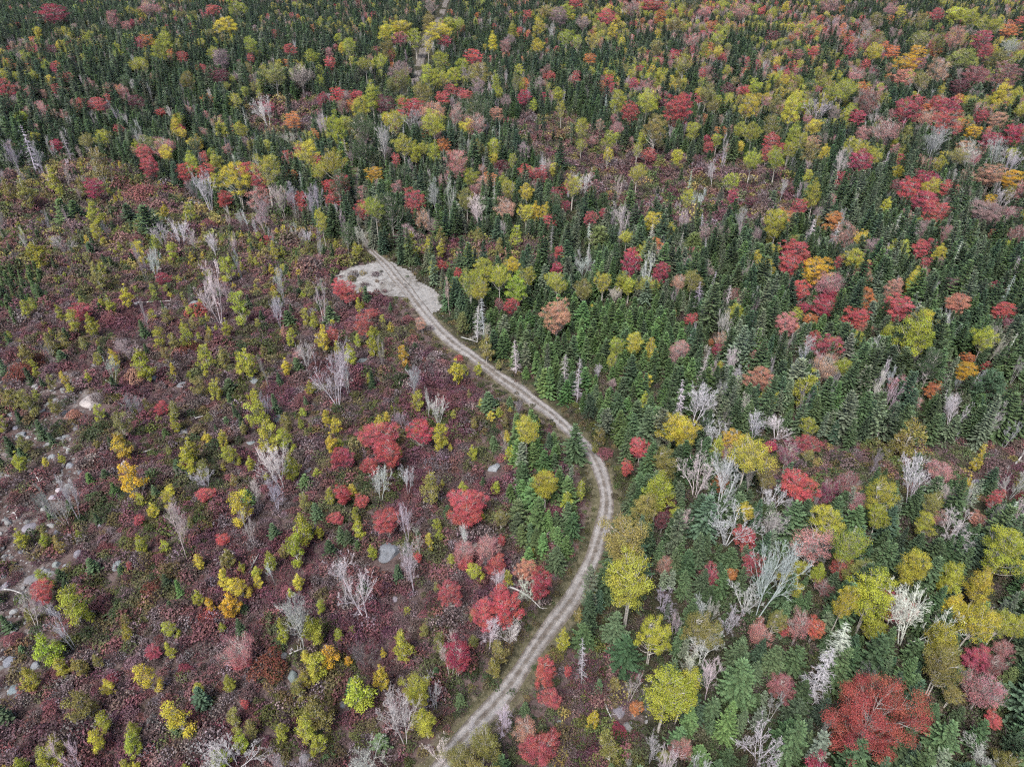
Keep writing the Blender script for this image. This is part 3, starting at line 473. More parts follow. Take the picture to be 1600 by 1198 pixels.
'h': """K 232 172 115 100;K 1130 682 40 30;K 1290 915 70 25;K 1310 750 40 20;K 255 405 30 25;K 15 890 40 40;K 1020 975 30 30;M 220 50 110 120 r;W 310 60 60 160 w;s 90 85 60 80 yg;f 310 170 50 60 g;M 365 210 40 80 r;s 150 185 50 60 yg;W 95 340 200 300 w;W 335 270 110 190 li;s 455 60 40 60 yg;s 460 110 40 40 yg;s 420 145 40 70 y;s 515 220 50 50 yg;s 640 280 60 80 yg
M 590 10 140 80 r;M 580 180 110 100 p;M 690 170 110 110 p;M 730 250 90 90 r;M 590 240 70 50 r;M 750 140 40 80 r;W 590 130 50 110 w;B 750 30 70 80 ol;M 510 375 100 120 r;s 450 350 30 50 ol;s 780 310 50 80 yg;M 860 270 90 120 so;M 930 340 110 130 c;W 880 370 120 100 w;M 660 470 110 130 r;M 750 380 80 110 r;M 790 450 130 150 r;W 690 570 90 130 w;W 790 570 100 90 w;s 880 195 40 50 yg;F 1000 215 100 100 g;F 960 50 80 130 bg;F 1080 60 100 130 g;s 885 90 30 60 yg
M 540 670 130 180 c;W 510 680 120 170 pk;s 290 620 100 110 yg;s 460 590 60 110 ol;s 205 655 30 50 y;s 195 770 80 130 y;s 40 690 40 50 go;s 90 840 130 120 yg;W 110 660 110 140 gy;B 360 820 130 150 yg;B 400 950 120 120 yg;W 285 950 170 240 w;W 440 830 90 150 w;s 750 640 80 110 ol;s 720 720 70 90 ol;s 620 600 50 50 ol;B 570 1140 120 110 ol;B 660 1080 140 140 ol;W 470 1120 110 100 w;W 630 1030 60 100 w;W 130 1150 180 90 w;f 190 1060 100 80 g;f 560 870 70 70 g;f 450 750 60 60 g
B 1340 120 220 160 ol;B 1350 310 230 200 yg;M 1500 40 70 100 m;O 1505 255 70 120 so;F 1560 240 80 170 g;F 1280 540 140 190 g;F 1320 650 170 160 g;F 1130 580 130 140 bg;s 1040 590 60 110 yg;s 1160 380 50 70 yg;s 1110 480 50 70 ol;W 1500 420 120 90 li;B 1460 550 130 170 yg;W 1560 530 60 110 w;M 945 740 110 120 r;M 985 860 80 130 r;M 1055 740 40 50 r;M 860 1010 110 110 so;M 930 1100 140 130 r;s 1180 955 70 80 y;B 1520 830 220 240 yg;O 1375 910 60 60 o;W 1350 820 80 120 w;s 1260 1110 100 90 ol;W 1450 1090 110 140 li
M 1560 1100 70 150 p;W 1340 1165 40 50 w;U 1140 740 160 90 m;U 1180 830 140 80 m;U 1050 850 80 80 m;U 1010 660 70 60 ol;f 860 910 60 60 g;s 1280 790 50 70 ol;U 540 320 70 60 pg;U 820 140 70 100 pg;U 430 420 90 70 m;U 1150 1080 100 80 m;U 1290 1010 70 60 c;U 280 500 90 70 pg;X 1250 650 15 100 w""",
'i': """W 240 70 190 130 w;W 440 70 110 140 pk;M 310 125 110 100 r;M 345 240 90 130 c;W 420 320 180 300 w;W 320 410 120 120 w;B 680 40 130 100 yg;M 610 150 200 150 p;B 790 160 120 190 yg;M 760 260 110 130 o2;B 560 260 70 80 yg;B 660 280 80 60 yg;M 670 350 90 80 br;B 930 30 100 70 yg;B 1150 50 90 80 yg;M 1210 30 80 50 p;M 1385 40 80 60 so;W 1270 90 150 130 li;B 1510 150 180 190 yg;B 1085 240 130 180 yg;B 1260 290 130 110 yg;B 770 410 100 170 y;B 910 380 200 180 yg;B 910 540 100 100 yg
W 1100 490 230 260 w;B 1410 340 140 150 y;B 1270 420 100 80 y;B 1370 510 160 190 y;B 1490 520 110 140 yg;B 1575 540 70 150 yg;M 560 520 110 190 p;M 630 540 80 120 o2;M 375 565 110 110 p;M 490 550 50 60 r;B 450 500 70 100 ol;W 240 510 110 90 li;B 110 540 140 140 ol;W 120 650 130 120 w;F 290 790 170 240 g;F 440 690 140 170 g;F 540 690 150 180 g;D 650 760 110 260 w;D 745 620 100 220 gl;M 490 815 120 80 br;W 150 800 100 140 pk;B 30 800 130 220 yg
Z 900 910 450 560 r;B 1240 590 160 130 yg;B 1240 720 180 130 ol;B 1270 850 90 90 ol;M 1390 680 110 110 c;M 1510 650 90 70 p;M 1415 820 160 190 p;M 1450 960 80 80 r;P 1520 790 90 180 yn;F 1090 660 120 150 g;F 230 980 110 210 bg;F 370 970 110 120 gg;F 150 920 110 140 g;F 540 930 140 170 g;F 1230 1050 180 220 g;P 1560 1080 130 150 te;W 1410 1140 130 110 w;B 1540 1175 110 60 ol;W 390 1100 170 110 w;M 30 1100 80 160 p;F 40 250 110 170 g;F 110 330 90 160 g;F 200 350 100 170 g;F 130 410 90 140 g;F 240 230 120 130 g;F 900 220 100 110 g;F 1180 200 130 110 g;F 950 140 100 110 g;F 1090 810 120 150 g;F 1170 940 120 150 g;F 60 970 110 140 bg;F 690 520 80 90 gg;F 1580 360 90 90 g;X 460 750 20 80 w;F 100 1130 110 120 bg;F 230 1140 100 100 g"""}
LOGS = [('d', 630, 920, 755, 882), ('d', 755, 882, 735, 845), ('d', 155, 1000, 190, 1065), ('d', 400, 45, 430, 42), ('d', 640, 215, 790, 210), ('d', 880, 760, 960, 740), ('d', 480, 570, 540, 640), ('d', 235, 80, 260, 0), ('g', 20, 360, 110, 390), ('g', 20, 600, 60, 640), ('g', 1150, 290, 1200, 200), ('g', 1440, 1140, 1500, 1090),
        ('h', 790, 350, 930, 450), ('h', 1230, 880, 1260, 960), ('i', 130, 150, 170, 90), ('e', 565, 375, 640, 400), ('f', 1560, 960, 1600, 880), ('g', 60, 5, 80, 40), ('g', 1340, 660, 1400, 640)]
ROAD_PX = [(655, 1240), (676, 1214), (692, 1196), (719, 1159), (749, 1125), (780, 1092), (810, 1051), (834, 1014), (861, 977), (888, 943), (908, 909), (925, 876), (937, 838), (947, 798), (946, 768), (938, 737), (925, 710), (905, 687), (884, 667), (857, 643), (827, 621), (793, 597), (763, 575), (732, 553), (705, 533), (682, 511), (662, 488), (646, 466), (631, 447), (614, 427), (594, 405), (577, 387), (564, 362), (557, 332), (556, 300), (564, 255), (596, 195), (636, 145), (648, 126), (653, 112), (661, 82), (672, 50), (688, 27), (695, 8), (702, -12)]
PAD_PX = [(520, 432), (540, 418), (575, 410), (600, 405), (622, 412), (640, 420), (655, 436), (676, 450), (690, 465), (693, 480), (680, 492), (664, 490), (648, 478), (640, 470), (628, 467), (600, 463), (575, 460), (545, 458), (522, 446)]
CLEARING = [(-900, 270), (0, 270), (150, 240), (260, 290), (350, 330), (480, 350), (560, 380), (600, 402), (660, 480), (760, 590), (850, 650), (905, 720), (925, 800), (890, 890), (810, 1000), (690, 1160), (640, 1240), (600, 1500), (-900, 1500)]
BRUSH = [[(840, 1010), (930, 1000), (1000, 1040), (1010, 1240), (700, 1240)], [(1180, 690), (1330, 685), (1900, 705), (1900, 800), (1400, 775), (1200, 765)],
         [(785, 185), (900, 178), (960, 232), (1020, 238), (1230, 260), (1245, 362), (1110, 372), (990, 345), (860, 280)], [(380, 165), (500, 150), (510, 215), (400, 228)], [(600, 372), (850, 372), (870, 420), (700, 425)]]
YOUNG = [[(700, 440), (900, 470), (1060, 480), (1090, 640), (970, 690), (860, 620), (760, 540)], [(800, 650), (890, 705), (905, 800), (880, 890), (805, 870), (795, 760)]]
THICKET = [(-300, 405), (60, 408), (78, 470), (40, 500), (-300, 530)]
ROCKY = [[(-200, 560), (60, 560), (150, 600), (130, 700), (120, 800), (80, 900), (60, 1090), (-200, 1100)], [(440, 1005), (480, 1010), (480, 1070), (445, 1075)], [(930, 1070), (1010, 1060), (1030, 1130), (950, 1150)], [(610, 1025), (600, 1045), (560, 1040)]]

# ------------------------------------------------------------------ the setting: ground, road, gravel clearing
def dens(pts, step):
    pts = np.asarray(pts, float); out = [pts[0]]
    P = np.vstack([2 * pts[0] - pts[1], pts, 2 * pts[-1] - pts[-2]])
    for i in range(1, len(P) - 2):
        n = max(2, int(np.linalg.norm(P[i + 1] - P[i]) / step))
        for k in range(1, n + 1):
            t = k / n; a, b, c, d = P[i - 1], P[i], P[i + 1], P[i + 2]
            out.append(.5 * ((2 * b) + (-a + c) * t + (2 * a - 5 * b + 4 * c - d) * t * t + (-a + 3 * b - 3 * c + d) * t ** 3))
    return np.array(out)
ROADC = dens([at(*p)[:2] for p in ROAD_PX], 1.2)
def road_dist(x, y):
    x = np.atleast_1d(np.asarray(x, float)); y = np.atleast_1d(np.asarray(y, float)); out = np.empty(len(x)); rc = ROADC[::2]
    for i in range(0, len(x), 20000):
        out[i:i + 20000] = np.sqrt(((x[i:i + 20000, None] - rc[None, :, 0]) ** 2 + (y[i:i + 20000, None] - rc[None, :, 1]) ** 2).min(1))
    return out
PADG = [at(*p)[:2] for p in PAD_PX]
def struct(name, me, mat):
    me.materials.append(mat); o = bpy.data.objects.new(name, me); COL.objects.link(o); o['kind'] = 'structure'; return o
def fattr(me, name, vals):
    a = me.attributes.new(name, 'FLOAT', 'POINT'); a.data.foreach_set('value', np.asarray(vals, np.float32).ravel())
def axis_grid(lo, hi, step, far, n):
    mid = np.arange(lo, hi + step, step); g = np.cumsum(step * np.geomspace(1.4, 90, n)); g = g / g[-1] * far
    return np.concatenate([lo - g[::-1], mid, hi + g])
gx = axis_grid(-190, 190, 1.35, 3500, 26); gy = axis_grid(5, 330, 1.35, 4500, 30)
GX, GY = np.meshgrid(gx, gy); GZ = height(GX, GY)
fl = GY.ravel() > 5
ppx, ppy, pdep = proj(GX.ravel(), np.maximum(GY.ravel(), 2), GZ.ravel())
rd = road_dist(GX.ravel(), GY.ravel())
nx, ny = len(gx), len(gy)
me = bpy.data.meshes.new('ground'); idx = np.arange(nx * ny).reshape(ny, nx)
me.from_pydata(np.stack([GX.ravel(), GY.ravel(), GZ.ravel()], 1).tolist(), [], np.stack([idx[:-1, :-1], idx[:-1, 1:], idx[1:, 1:], idx[1:, :-1]], -1).reshape(-1, 4).tolist())
opn = inpoly(CLEARING, ppx, ppy) & fl
for b in BRUSH: opn |= inpoly(b, ppx, ppy) & fl
rk = np.zeros(len(ppx), bool)
for b in ROCKY: rk |= inpoly(b, ppx, ppy) & fl
wob = vnoise(GX.ravel(), GY.ravel(), 6.)
fattr(me, 'open_land', opn * (.55 + .5 * wob)); fattr(me, 'stony', rk * (.05 + .6 * wob)); fattr(me, 'verge', np.clip(1.35 - rd / 3.2, 0, 1) * (.6 + .5 * wob) * (np.hypot(GX.ravel(), GY.ravel()) < 300))
me.polygons.foreach_set('use_smooth', np.ones(len(me.polygons), bool))
ground = struct('ground', me, ground_mat('forest_floor', [(.3, (.015, .015, .009)), (.5, (.034, .033, .02)), (.68, (.06, .05, .034))],
    [[(.3, (.03, .02, .019)), (.5, (.075, .053, .05)), (.7, (.13, .1, .095))], [(.3, (.045, .035, .033)), (.5, (.10, .085, .08)), (.66, (.22, .205, .2))], [(.3, (.04, .036, .02)), (.5, (.085, .078, .048)), (.7, (.14, .125, .088))]], ['open_land', 'stony', 'verge'], scales=(.2, .7, 3.5), bump=0))
# road: a ribbon with two worn wheel tracks and a raised middle
tan = norm(np.gradient(ROADC, axis=0)); nor = np.stack([-tan[:, 1], tan[:, 0]], 1)
OFF = np.array([-2.5, -2.0, -1.55, -1.2, -.95, -.7, -.4, 0, .4, .7, .95, 1.2, 1.55, 2.0, 2.5])
ZP = np.array([-.25, .0, .03, -.02, -.05, -.02, .04, .06, .04, -.02, -.05, -.02, .03, .0, -.25])
TR = np.array([0, .12, .4, .85, 1, .8, .35, .2, .35, .8, 1, .85, .4, .12, 0])
sarr = np.arange(len(ROADC)); wv = .57 + .28 * vnoise(sarr * 1.2, sarr * 0 + 3, 9.)
over = np.clip((np.hypot(ROADC[:, 0], ROADC[:, 1]) - 172) / 25, 0, 1) * np.clip((430 - np.hypot(ROADC[:, 0], ROADC[:, 1])) / 40, 0, 1)   # overgrown stretch
wv = wv * (1 - .6 * over) * (.78 + .22 * np.clip((np.hypot(ROADC[:, 0], ROADC[:, 1]) - 60) / 40, 0, 1)) * np.where(np.hypot(ROADC[:, 0], ROADC[:, 1]) > 420, 1.6, 1.)
sl = 1 + .34 * (vnoise(sarr * 1.2, sarr * 0 + 11, 3.2) - .5); sr = 1 + .34 * (vnoise(sarr * 1.2, sarr * 0 + 23, 4.1) - .5)   # each edge wanders on its own
WO = OFF[None, :] * wv[:, None] * np.where(OFF[None, :] < 0, sl[:, None], sr[:, None])
RX = ROADC[:, None, 0] + nor[:, None, 0] * WO; RY = ROADC[:, None, 1] + nor[:, None, 1] * WO
dd = np.hypot(ROADC[:, 0], ROADC[:, 1])[:, None]
RZ = height(RX, RY) + .075 + ZP[None, :] + np.clip((dd - 280) / 200, 0, 1) * .4 + .02 * (vnoise(RX, RY, 1.1) - .5)
n, m = RX.shape; idx = np.arange(n * m).reshape(n, m)
me = bpy.data.meshes.new('road'); me.from_pydata(np.stack([RX.ravel(), RY.ravel(), RZ.ravel()], 1).tolist(), [], np.stack([idx[:-1, :-1], idx[1:, :-1], idx[1:, 1:], idx[:-1, 1:]], -1).reshape(-1, 4).tolist())
fattr(me, 'track', np.repeat(TR[None, :], n, 0) * (.38 + .8 * vnoise(RX, RY, 4.)) * (1 - .6 * np.maximum(over, dd[:, 0] > 420)[:, None]) + .16)
me.polygons.foreach_set('use_smooth', np.ones(len(me.polygons), bool))
road = struct('road', me, ground_mat('dirt_road', [(.3, (.065, .054, .044)), (.5, (.115, .1, .088)), (.7, (.18, .163, .148))], [[(.3, (.13, .12, .114)), (.5, (.205, .193, .187)), (.7, (.3, .287, .28))]], ['track'], scales=(.4, 1.0, 6.0), rag=.6))
road['label'] = 'narrow pale dirt road with two wheel tracks curving through the forest'
# gravel clearing
PG = np.array(PADG); sx = np.arange(PG[:, 0].min() - 2, PG[:, 0].max() + 2, .7); sy = np.arange(PG[:, 1].min() - 2, PG[:, 1].max() + 2, .7)
QX, QY = np.meshgrid(sx, sy); wob = vnoise(QX, QY, 2.5); inn = inpoly([tuple(p) for p in PADG], QX + 1.6 * (wob - .5), QY + 1.6 * (vnoise(QX + 50, QY, 2.5) - .5))
idx = np.arange(QX.size).reshape(QX.shape); fq = np.stack([idx[:-1, :-1], idx[:-1, 1:], idx[1:, 1:], idx[1:, :-1]], -1)
keep = inn[:-1, :-1] & inn[1:, 1:] & inn[:-1, 1:] & inn[1:, :-1]
me = bpy.data.meshes.new('gravel_clearing'); me.from_pydata(np.stack([QX.ravel(), QY.ravel(), (height(QX, QY) + .035 + .05 * vnoise(QX, QY, 1.5)).ravel()], 1).tolist(), [], fq[keep].tolist())
fattr(me, 'pale', .26 + .55 * vnoise(QX, QY, 4.))
pad = struct('gravel_clearing', me, ground_mat('gravel', [(.3, (.07, .06, .053)), (.5, (.14, .13, .12)), (.7, (.22, .21, .2))], [[(.3, (.14, .134, .13)), (.5, (.215, .208, .202)), (.7, (.3, .292, .286))]], ['pale'], scales=(.3, .9, 5.0)))
pad['label'] = 'pale gravel clearing beside the dirt road'

# ------------------------------------------------------------------ the kinds of plants and stones
P_B = [broadleaf(100 + i, 5.4, 11., b, 60, int(n * 1.3), .115, bark=M_BIRCH, shape=sh, stems=st, rmin=.06, rmax=.135, gap=.7, flat=.85) for i, (b, n, sh, st) in enumerate([(.40, 8200, 'round', 1), (.34, 8400, 'up', 2), (.44, 6600, 'round', 1), (.30, 7600, 'tear', 1), (.36, 5400, 'up', 2), (.3, 8600, 'round', 2)])]
P_M = [broadleaf(200 + i, 6.4, 9.5, .22, 78, int(n * 1.3), .115, bark=M_MAPLE, shape=sh, stems=st, flat=.55, rmin=.05, rmax=.115, gap=.76) for i, (n, sh, st) in enumerate([(11500, 'round', 1), (10000, 'up', 2), (9400, 'round', 2), (10400, 'up', 1)])]
P_MS = [broadleaf(250 + i, 6.4, 9.5, .2, 60, n, .125, bark=M_MAPLE, shape='up', stems=st, bare_frac=bf, rmin=.06, rmax=.13) for i, (n, st, bf) in enumerate([(5200, 2, .25), (4000, 3, .4), (6000, 1, .15)])]
P_S = [broadleaf(300 + i, 2.3, 4.2, b, 34, n, .105, bark=M_BIRCH, shape=sh, rmin=.08, rmax=.17, gap=.6) for i, (b, n, sh) in enumerate([(.04, 3000, 'tear'), (.05, 2600, 'tear'), (.05, 2700, 'round'), (.06, 2800, 'tear'), (.04, 2100, 'tear')])]
P_Z = [broadleaf(407, 13.5, 13., .12, 84, 42000, .11, bark=M_MAPLE, shape='round', stems=3, rmin=.045, rmax=.088, gap=.8, flat=.55, lobes=.45)]
P_F = [conifer(500, 10, 4.6, 22, 9), conifer(501, 10, 4.0, 24, 9, droop=.45), conifer(502, 10, 5.2, 20, 10, power=.75), conifer(503, 10, 4.6, 22, 9, droop=.5, irregular=.25, gaps=.08), conifer(504, 10, 3.5, 24, 8, power=.7, irregular=.2), conifer(505, 10, 4.4, 18, 8, power=.8, irregular=.35, gaps=.12, droop=.3), conifer(506, 10, 5.0, 19, 9, power=.95, irregular=.45, gaps=.2, droop=.42), conifer(507, 10, 3.8, 21, 8, power=.5, irregular=.3, gaps=.1, droop=.35, first=.12)]
P_G = [conifer(520, 10, 3.2, 17, 6, dens=.8, gaps=.22, droop=.3, irregular=.3, first=.2, power=.6), conifer(521, 10, 2.9, 18, 6, dens=.8, gaps=.28, droop=.4, irregular=.35, first=.25, power=.55)]
P_f = [conifer(540, 5, 2.8, 14, 8, droop=.12, twig=.3, first=.03), conifer(541, 5, 3.1, 13, 9, droop=.05, twig=.32, first=.02, power=.8), conifer(542, 5, 2.5, 14, 8, droop=.2, twig=.28, first=.04)]
P_P = [white_pine(560), white_pine(561, 11, 6.)]
P_W = [bare(600, 9, 6, 1, kids=(14, 7, 5, 3)), bare(601, 9, 6, 3, kids=(9, 6, 4, 3)), bare(602, 9, 6, 5, spread=.45, kids=(7, 5, 4, 3)), bare(603, 9, 5, 2, kids=(9, 6, 4, 3)), bare(604, 9, 6, 4, spread=.4, kids=(8, 5, 4, 3)), bare(605, 9, 6, 2, spread=.3, kids=(12, 6, 4, 3))]
P_D = [snag(620), snag(621, 11, 2.6), snag(622, 11, 3.4, True)]
P_X = [(bare(640, 6, 1.0, 1, depth=1))]
P_U = [shrub(700 + i, 2.4, 1.5, int(n * 2.6), .115, 34) for i, n in enumerate([620, 480, 700])]
P_UT = [shrub(720 + i, 2.4, 1.7, 420, .11, 70) for i in range(2)]
P_SH = [shrub(740 + i, 1.4, h, n, .15, tw) for i, (h, n, tw) in enumerate([(.8, 210, 14), (.65, 170, 16), (.95, 230, 12), (.6, 130, 24), (.9, 90, 34), (.5, 190, 8)])]
P_K = [boulder_mesh(800 + i) for i in range(6)]
DIM = {'B': (5., 11., .40), 'M': (6., 9.5, .25), 'S': (6., 9.5, .24), 's': (2.3, 4.2, .06), 'Z': (12.5, 13., .14), 'F': (4., 10., 0), 'G': (3.2, 10., 0), 'f': (2.8, 5., 0), 'P': (7., 11., 0), 'W': (6., 9., 0), 'D': (3., 11., 0), 'X': (1., 6., 0), 'U': (2.4, 1.5, 0), 'K': (1.05, .7, 0)}
PRO = {'B': P_B, 'M': P_M, 'S': P_MS, 's': P_S, 'Z': P_Z, 'F': P_F, 'G': P_G, 'f': P_f, 'P': P_P, 'W': P_W, 'D': P_D, 'X': P_X, 'U': P_U, 'V': P_UT, 'K': P_K}
TINT = {'g': (.068, .105, .05), 'bg': (.085, .14, .05), 'gg': (.125, .155, .10), 'te': (.06, .1, .058), 'yn': (.17, .21, .08), 'yg': (.32, .335, .045), 'y': (.47, .40, .05), 'ol': (.22, .205, .06), 'o': (.50, .20, .075), 'o2': (.44, .13, .09), 'go': (.53, .34, .035), 'so': (.46, .24, .17),
        'r': (.44, .08, .085), 'c': (.35, .05, .09), 'p': (.44, .19, .195), 'm': (.14, .045, .06), 'pg': (.31, .215, .225), 'br': (.27, .105, .11), 'pu': (.27, .065, .13), 'ru': (.21, .07, .05), 'w': (.50, .485, .48), 'li': (.41, .385, .405), 'pk': (.44, .37, .38), 'gy': (.24, .215, .225), 'gl': (.44, .48, .42)}
WORD = {'g': 'dark green', 'bg': 'bright green', 'gg': 'grey-green', 'te': 'blue-green', 'yn': 'pale green', 'yg': 'yellow-green', 'y': 'yellow', 'ol': 'olive', 'o': 'orange', 'o2': 'orange-red', 'go': 'golden', 'so': 'salmon', 'r': 'red', 'c': 'crimson', 'p': 'pink', 'm': 'maroon', 'pg': 'pinkish grey', 'br': 'brownish red', 'pu': 'purple-red', 'ru': 'rust', 'w': 'whitish', 'li': 'grey', 'pk': 'pinkish', 'gy': 'dark grey', 'gl': 'lichen-grey'}

recs = []
BOOST = {'B': 1.1, 'M': 1.18, 'S': 1.2, 's': 1.22, 'W': 1.35, 'D': 1.15, 'K': 1.15, 'U': 1.1}
def rec(kind, x, y, z, sxy, sz, code, var, cat, rot=None, tilt=(0, 0), tint=None):
    c = np.array(tint if tint is not None else TINT['li' if kind == 'D' and code == 'w' else code]) * (R.uniform(.62, 1.25) if kind in 'FGf' else R.uniform(.8, 1.2)) * (1 + R.normal(0, .05, 3))
    if code in ('r', 'c'): q_ = R.random(); c = c * (1 - .32 * q_) + np.array([(.45, .17, .13), (.44, .16, .18)][int(R.integers(0, 2))]) * .32 * q_
    D, H, b = DIM[kind if kind != 'V' else 'U']
    px, py, dp = proj1(x, y, z + H * sz * .55)
    recs.append(dict(k=kind, x=x, y=y, z=z, s=(sxy, sxy * R.uniform(.9, 1.1), sz), rot=R.uniform(0, 6.28) if rot is None else rot, tilt=tilt, code=code, tint=np.clip(c, 0.005, .8), var=var, cat=cat, px=float(px), py=float(py), size=FX / float(dp) * max(H * sz * .75, D * sxy), H=H * sz, D=D * sxy))
SPARSE = {'p', 'pg', 'so', 'pk', 'pu', 'br'}
for sh, txt in SURVEY.items():
    ox, oy = SHEET[sh]
    for e in txt.replace('\n', ';').split(';'):
        q = e.split()
        if len(q) < 5: continue
        k = q[0]; cx, cy, w, h = [float(v) * .3375 for v in q[1:5]]; cx += ox; cy += oy
        code = q[5] if len(q) > 5 else 'st'
        al = math.asin(-ray(cx, cy)[2] / np.linalg.norm(ray(cx, cy))); ca, sa = math.cos(al), math.sin(al)
        if k == 'L': continue
        if k == 'O': k = 'M'
        if k == 'M' and code in SPARSE and R.random() < (.85 if code in ('p', 'pg') else .55): k = 'S'
        if k == 'F' and code == 'gg': k = 'G'
        D0, H0, b = DIM[k]; hc = 3.0 if k in 'BMSWDFGPZ' else .8
        for _ in range(4):
            x, y, z = at(cx, cy, hc); dep = float(proj(x, y, z + hc)[2]); ppm = FX / dep; bo = BOOST.get(k, 1.) * (1.15 if k == 'W' and sh in 'fi' else 1.); D = w / ppm * bo; hh = h / ppm * bo
            if k in 'BMSsZ':
                Hc = math.sqrt(max(hh * hh - (D * sa) ** 2, .01)) / ca
                lo, hi = {'B': (1.25, 2.1), 'M': (.85, 1.5), 'S': (.9, 1.6), 's': (1.9, 3.1), 'Z': (1.0, 1.3)}[k]
                Hc = min(max(Hc, lo * D), hi * D); Ht = min(Hc / (1 - b), 19.); hc = Ht * (1 + b) / 2
            elif k in 'FGPfWDX':
                Ht = (hh - .35 * D * sa) / ca
                lo, hi = {'F': (1.5, 3.2), 'G': (2.0, 4.0), 'P': (1.1, 2.2), 'f': (1.2, 2.6), 'W': (.9, 4.), 'D': (2., 6.), 'X': (3., 9.)}[k]
                Ht = min(max(Ht, lo * D), hi * D, 19.); hc = Ht * .5
            elif k == 'U': Ht = .6 * D; hc = Ht * .5
            else: Ht = max(.45 * D, min((hh - .3 * D * sa) / ca, .9 * D)); hc = Ht * .22
        sxy, sz = D / D0, Ht / H0
        var = int(R.integers(0, 64)); tilt = (R.normal(0, .035), R.normal(0, .035)) if k not in 'K' else (R.normal(0, .2), R.normal(0, .2))
        if k == 'W':   # choose a habit: slender single stems or wide clumps
            var = int(R.choice([0, 3, 5])) if Ht > 1.9 * D else int(R.choice([1, 2, 4, 5]))
        if k == 'D': var = 2 if code == 'gl' or w > 33 else int(R.integers(0, 2))
        if k == 'U' and code in ('pg', 'm', 'li') and R.random() < .7: k = 'V'
        if k == 'K':
            t0 = np.array((.29, .285, .28) if code == 'w' else (.16, .165, .178)); rec('K', x, y, z - .18 * Ht, sxy, sz, code, var, True, tilt=tilt, tint=t0)
        else: rec(k, x, y, z - .05, sxy, sz, code, var, True, tilt=tilt, tint=(.40, .092, .082) if k == 'Z' else (np.array(TINT[code]) * .62 if k in 'UV' else None))
NCAT = len(recs)

# ------------------------------------------------------------------ the rest of the forest, grown by rule between the surveyed trees
def jgrid(y0, y1, s, half):
    out = []
    yy = np.arange(y0, y1, s)
    for yv in yy:
        w = half(yv); xx = np.arange(-w, w, s); out.append(np.stack([xx + R.uniform(-.46, .46, len(xx)) * s, np.full(len(xx), yv) + R.uniform(-.46, .46, len(xx)) * s], 1))
    return np.concatenate(out)
half = lambda y: 1.02 * (y * CP + CAM_H * SP) + 14
TX = np.array([r['x'] for r in recs]); TY = np.array([r['y'] for r in recs]); TD = np.array([r['D'] for r in recs]); TK = np.array([r['k'] not in 'KUV' for r in recs])
def clear_of(x, y, f=.2, pad=.7):
    ok = np.ones(len(x), bool); xs, ys, ds = TX[TK], TY[TK], TD[TK]
    for i in range(0, len(x), 4000):
        d2 = (x[i:i + 4000, None] - xs[None]) ** 2 + (y[i:i + 4000, None] - ys[None]) ** 2
        ok[i:i + 4000] = (d2 > (ds[None] * f + pad) ** 2).all(1)
    return ok
def masks(x, y, h):
    z = height(x, y); px, py, dp = proj(x, y, z + h)
    cl = inpoly(CLEARING, px, py); br = np.zeros(len(x), bool); yo = np.zeros(len(x), bool)
    for b in BRUSH: br |= inpoly(b, px, py)
    for b in YOUNG: yo |= inpoly(b, px, py)
    return z, px, py, cl, br, yo, inpoly(THICKET, px, py), inpoly([tuple(p) for p in PADG], x, y)
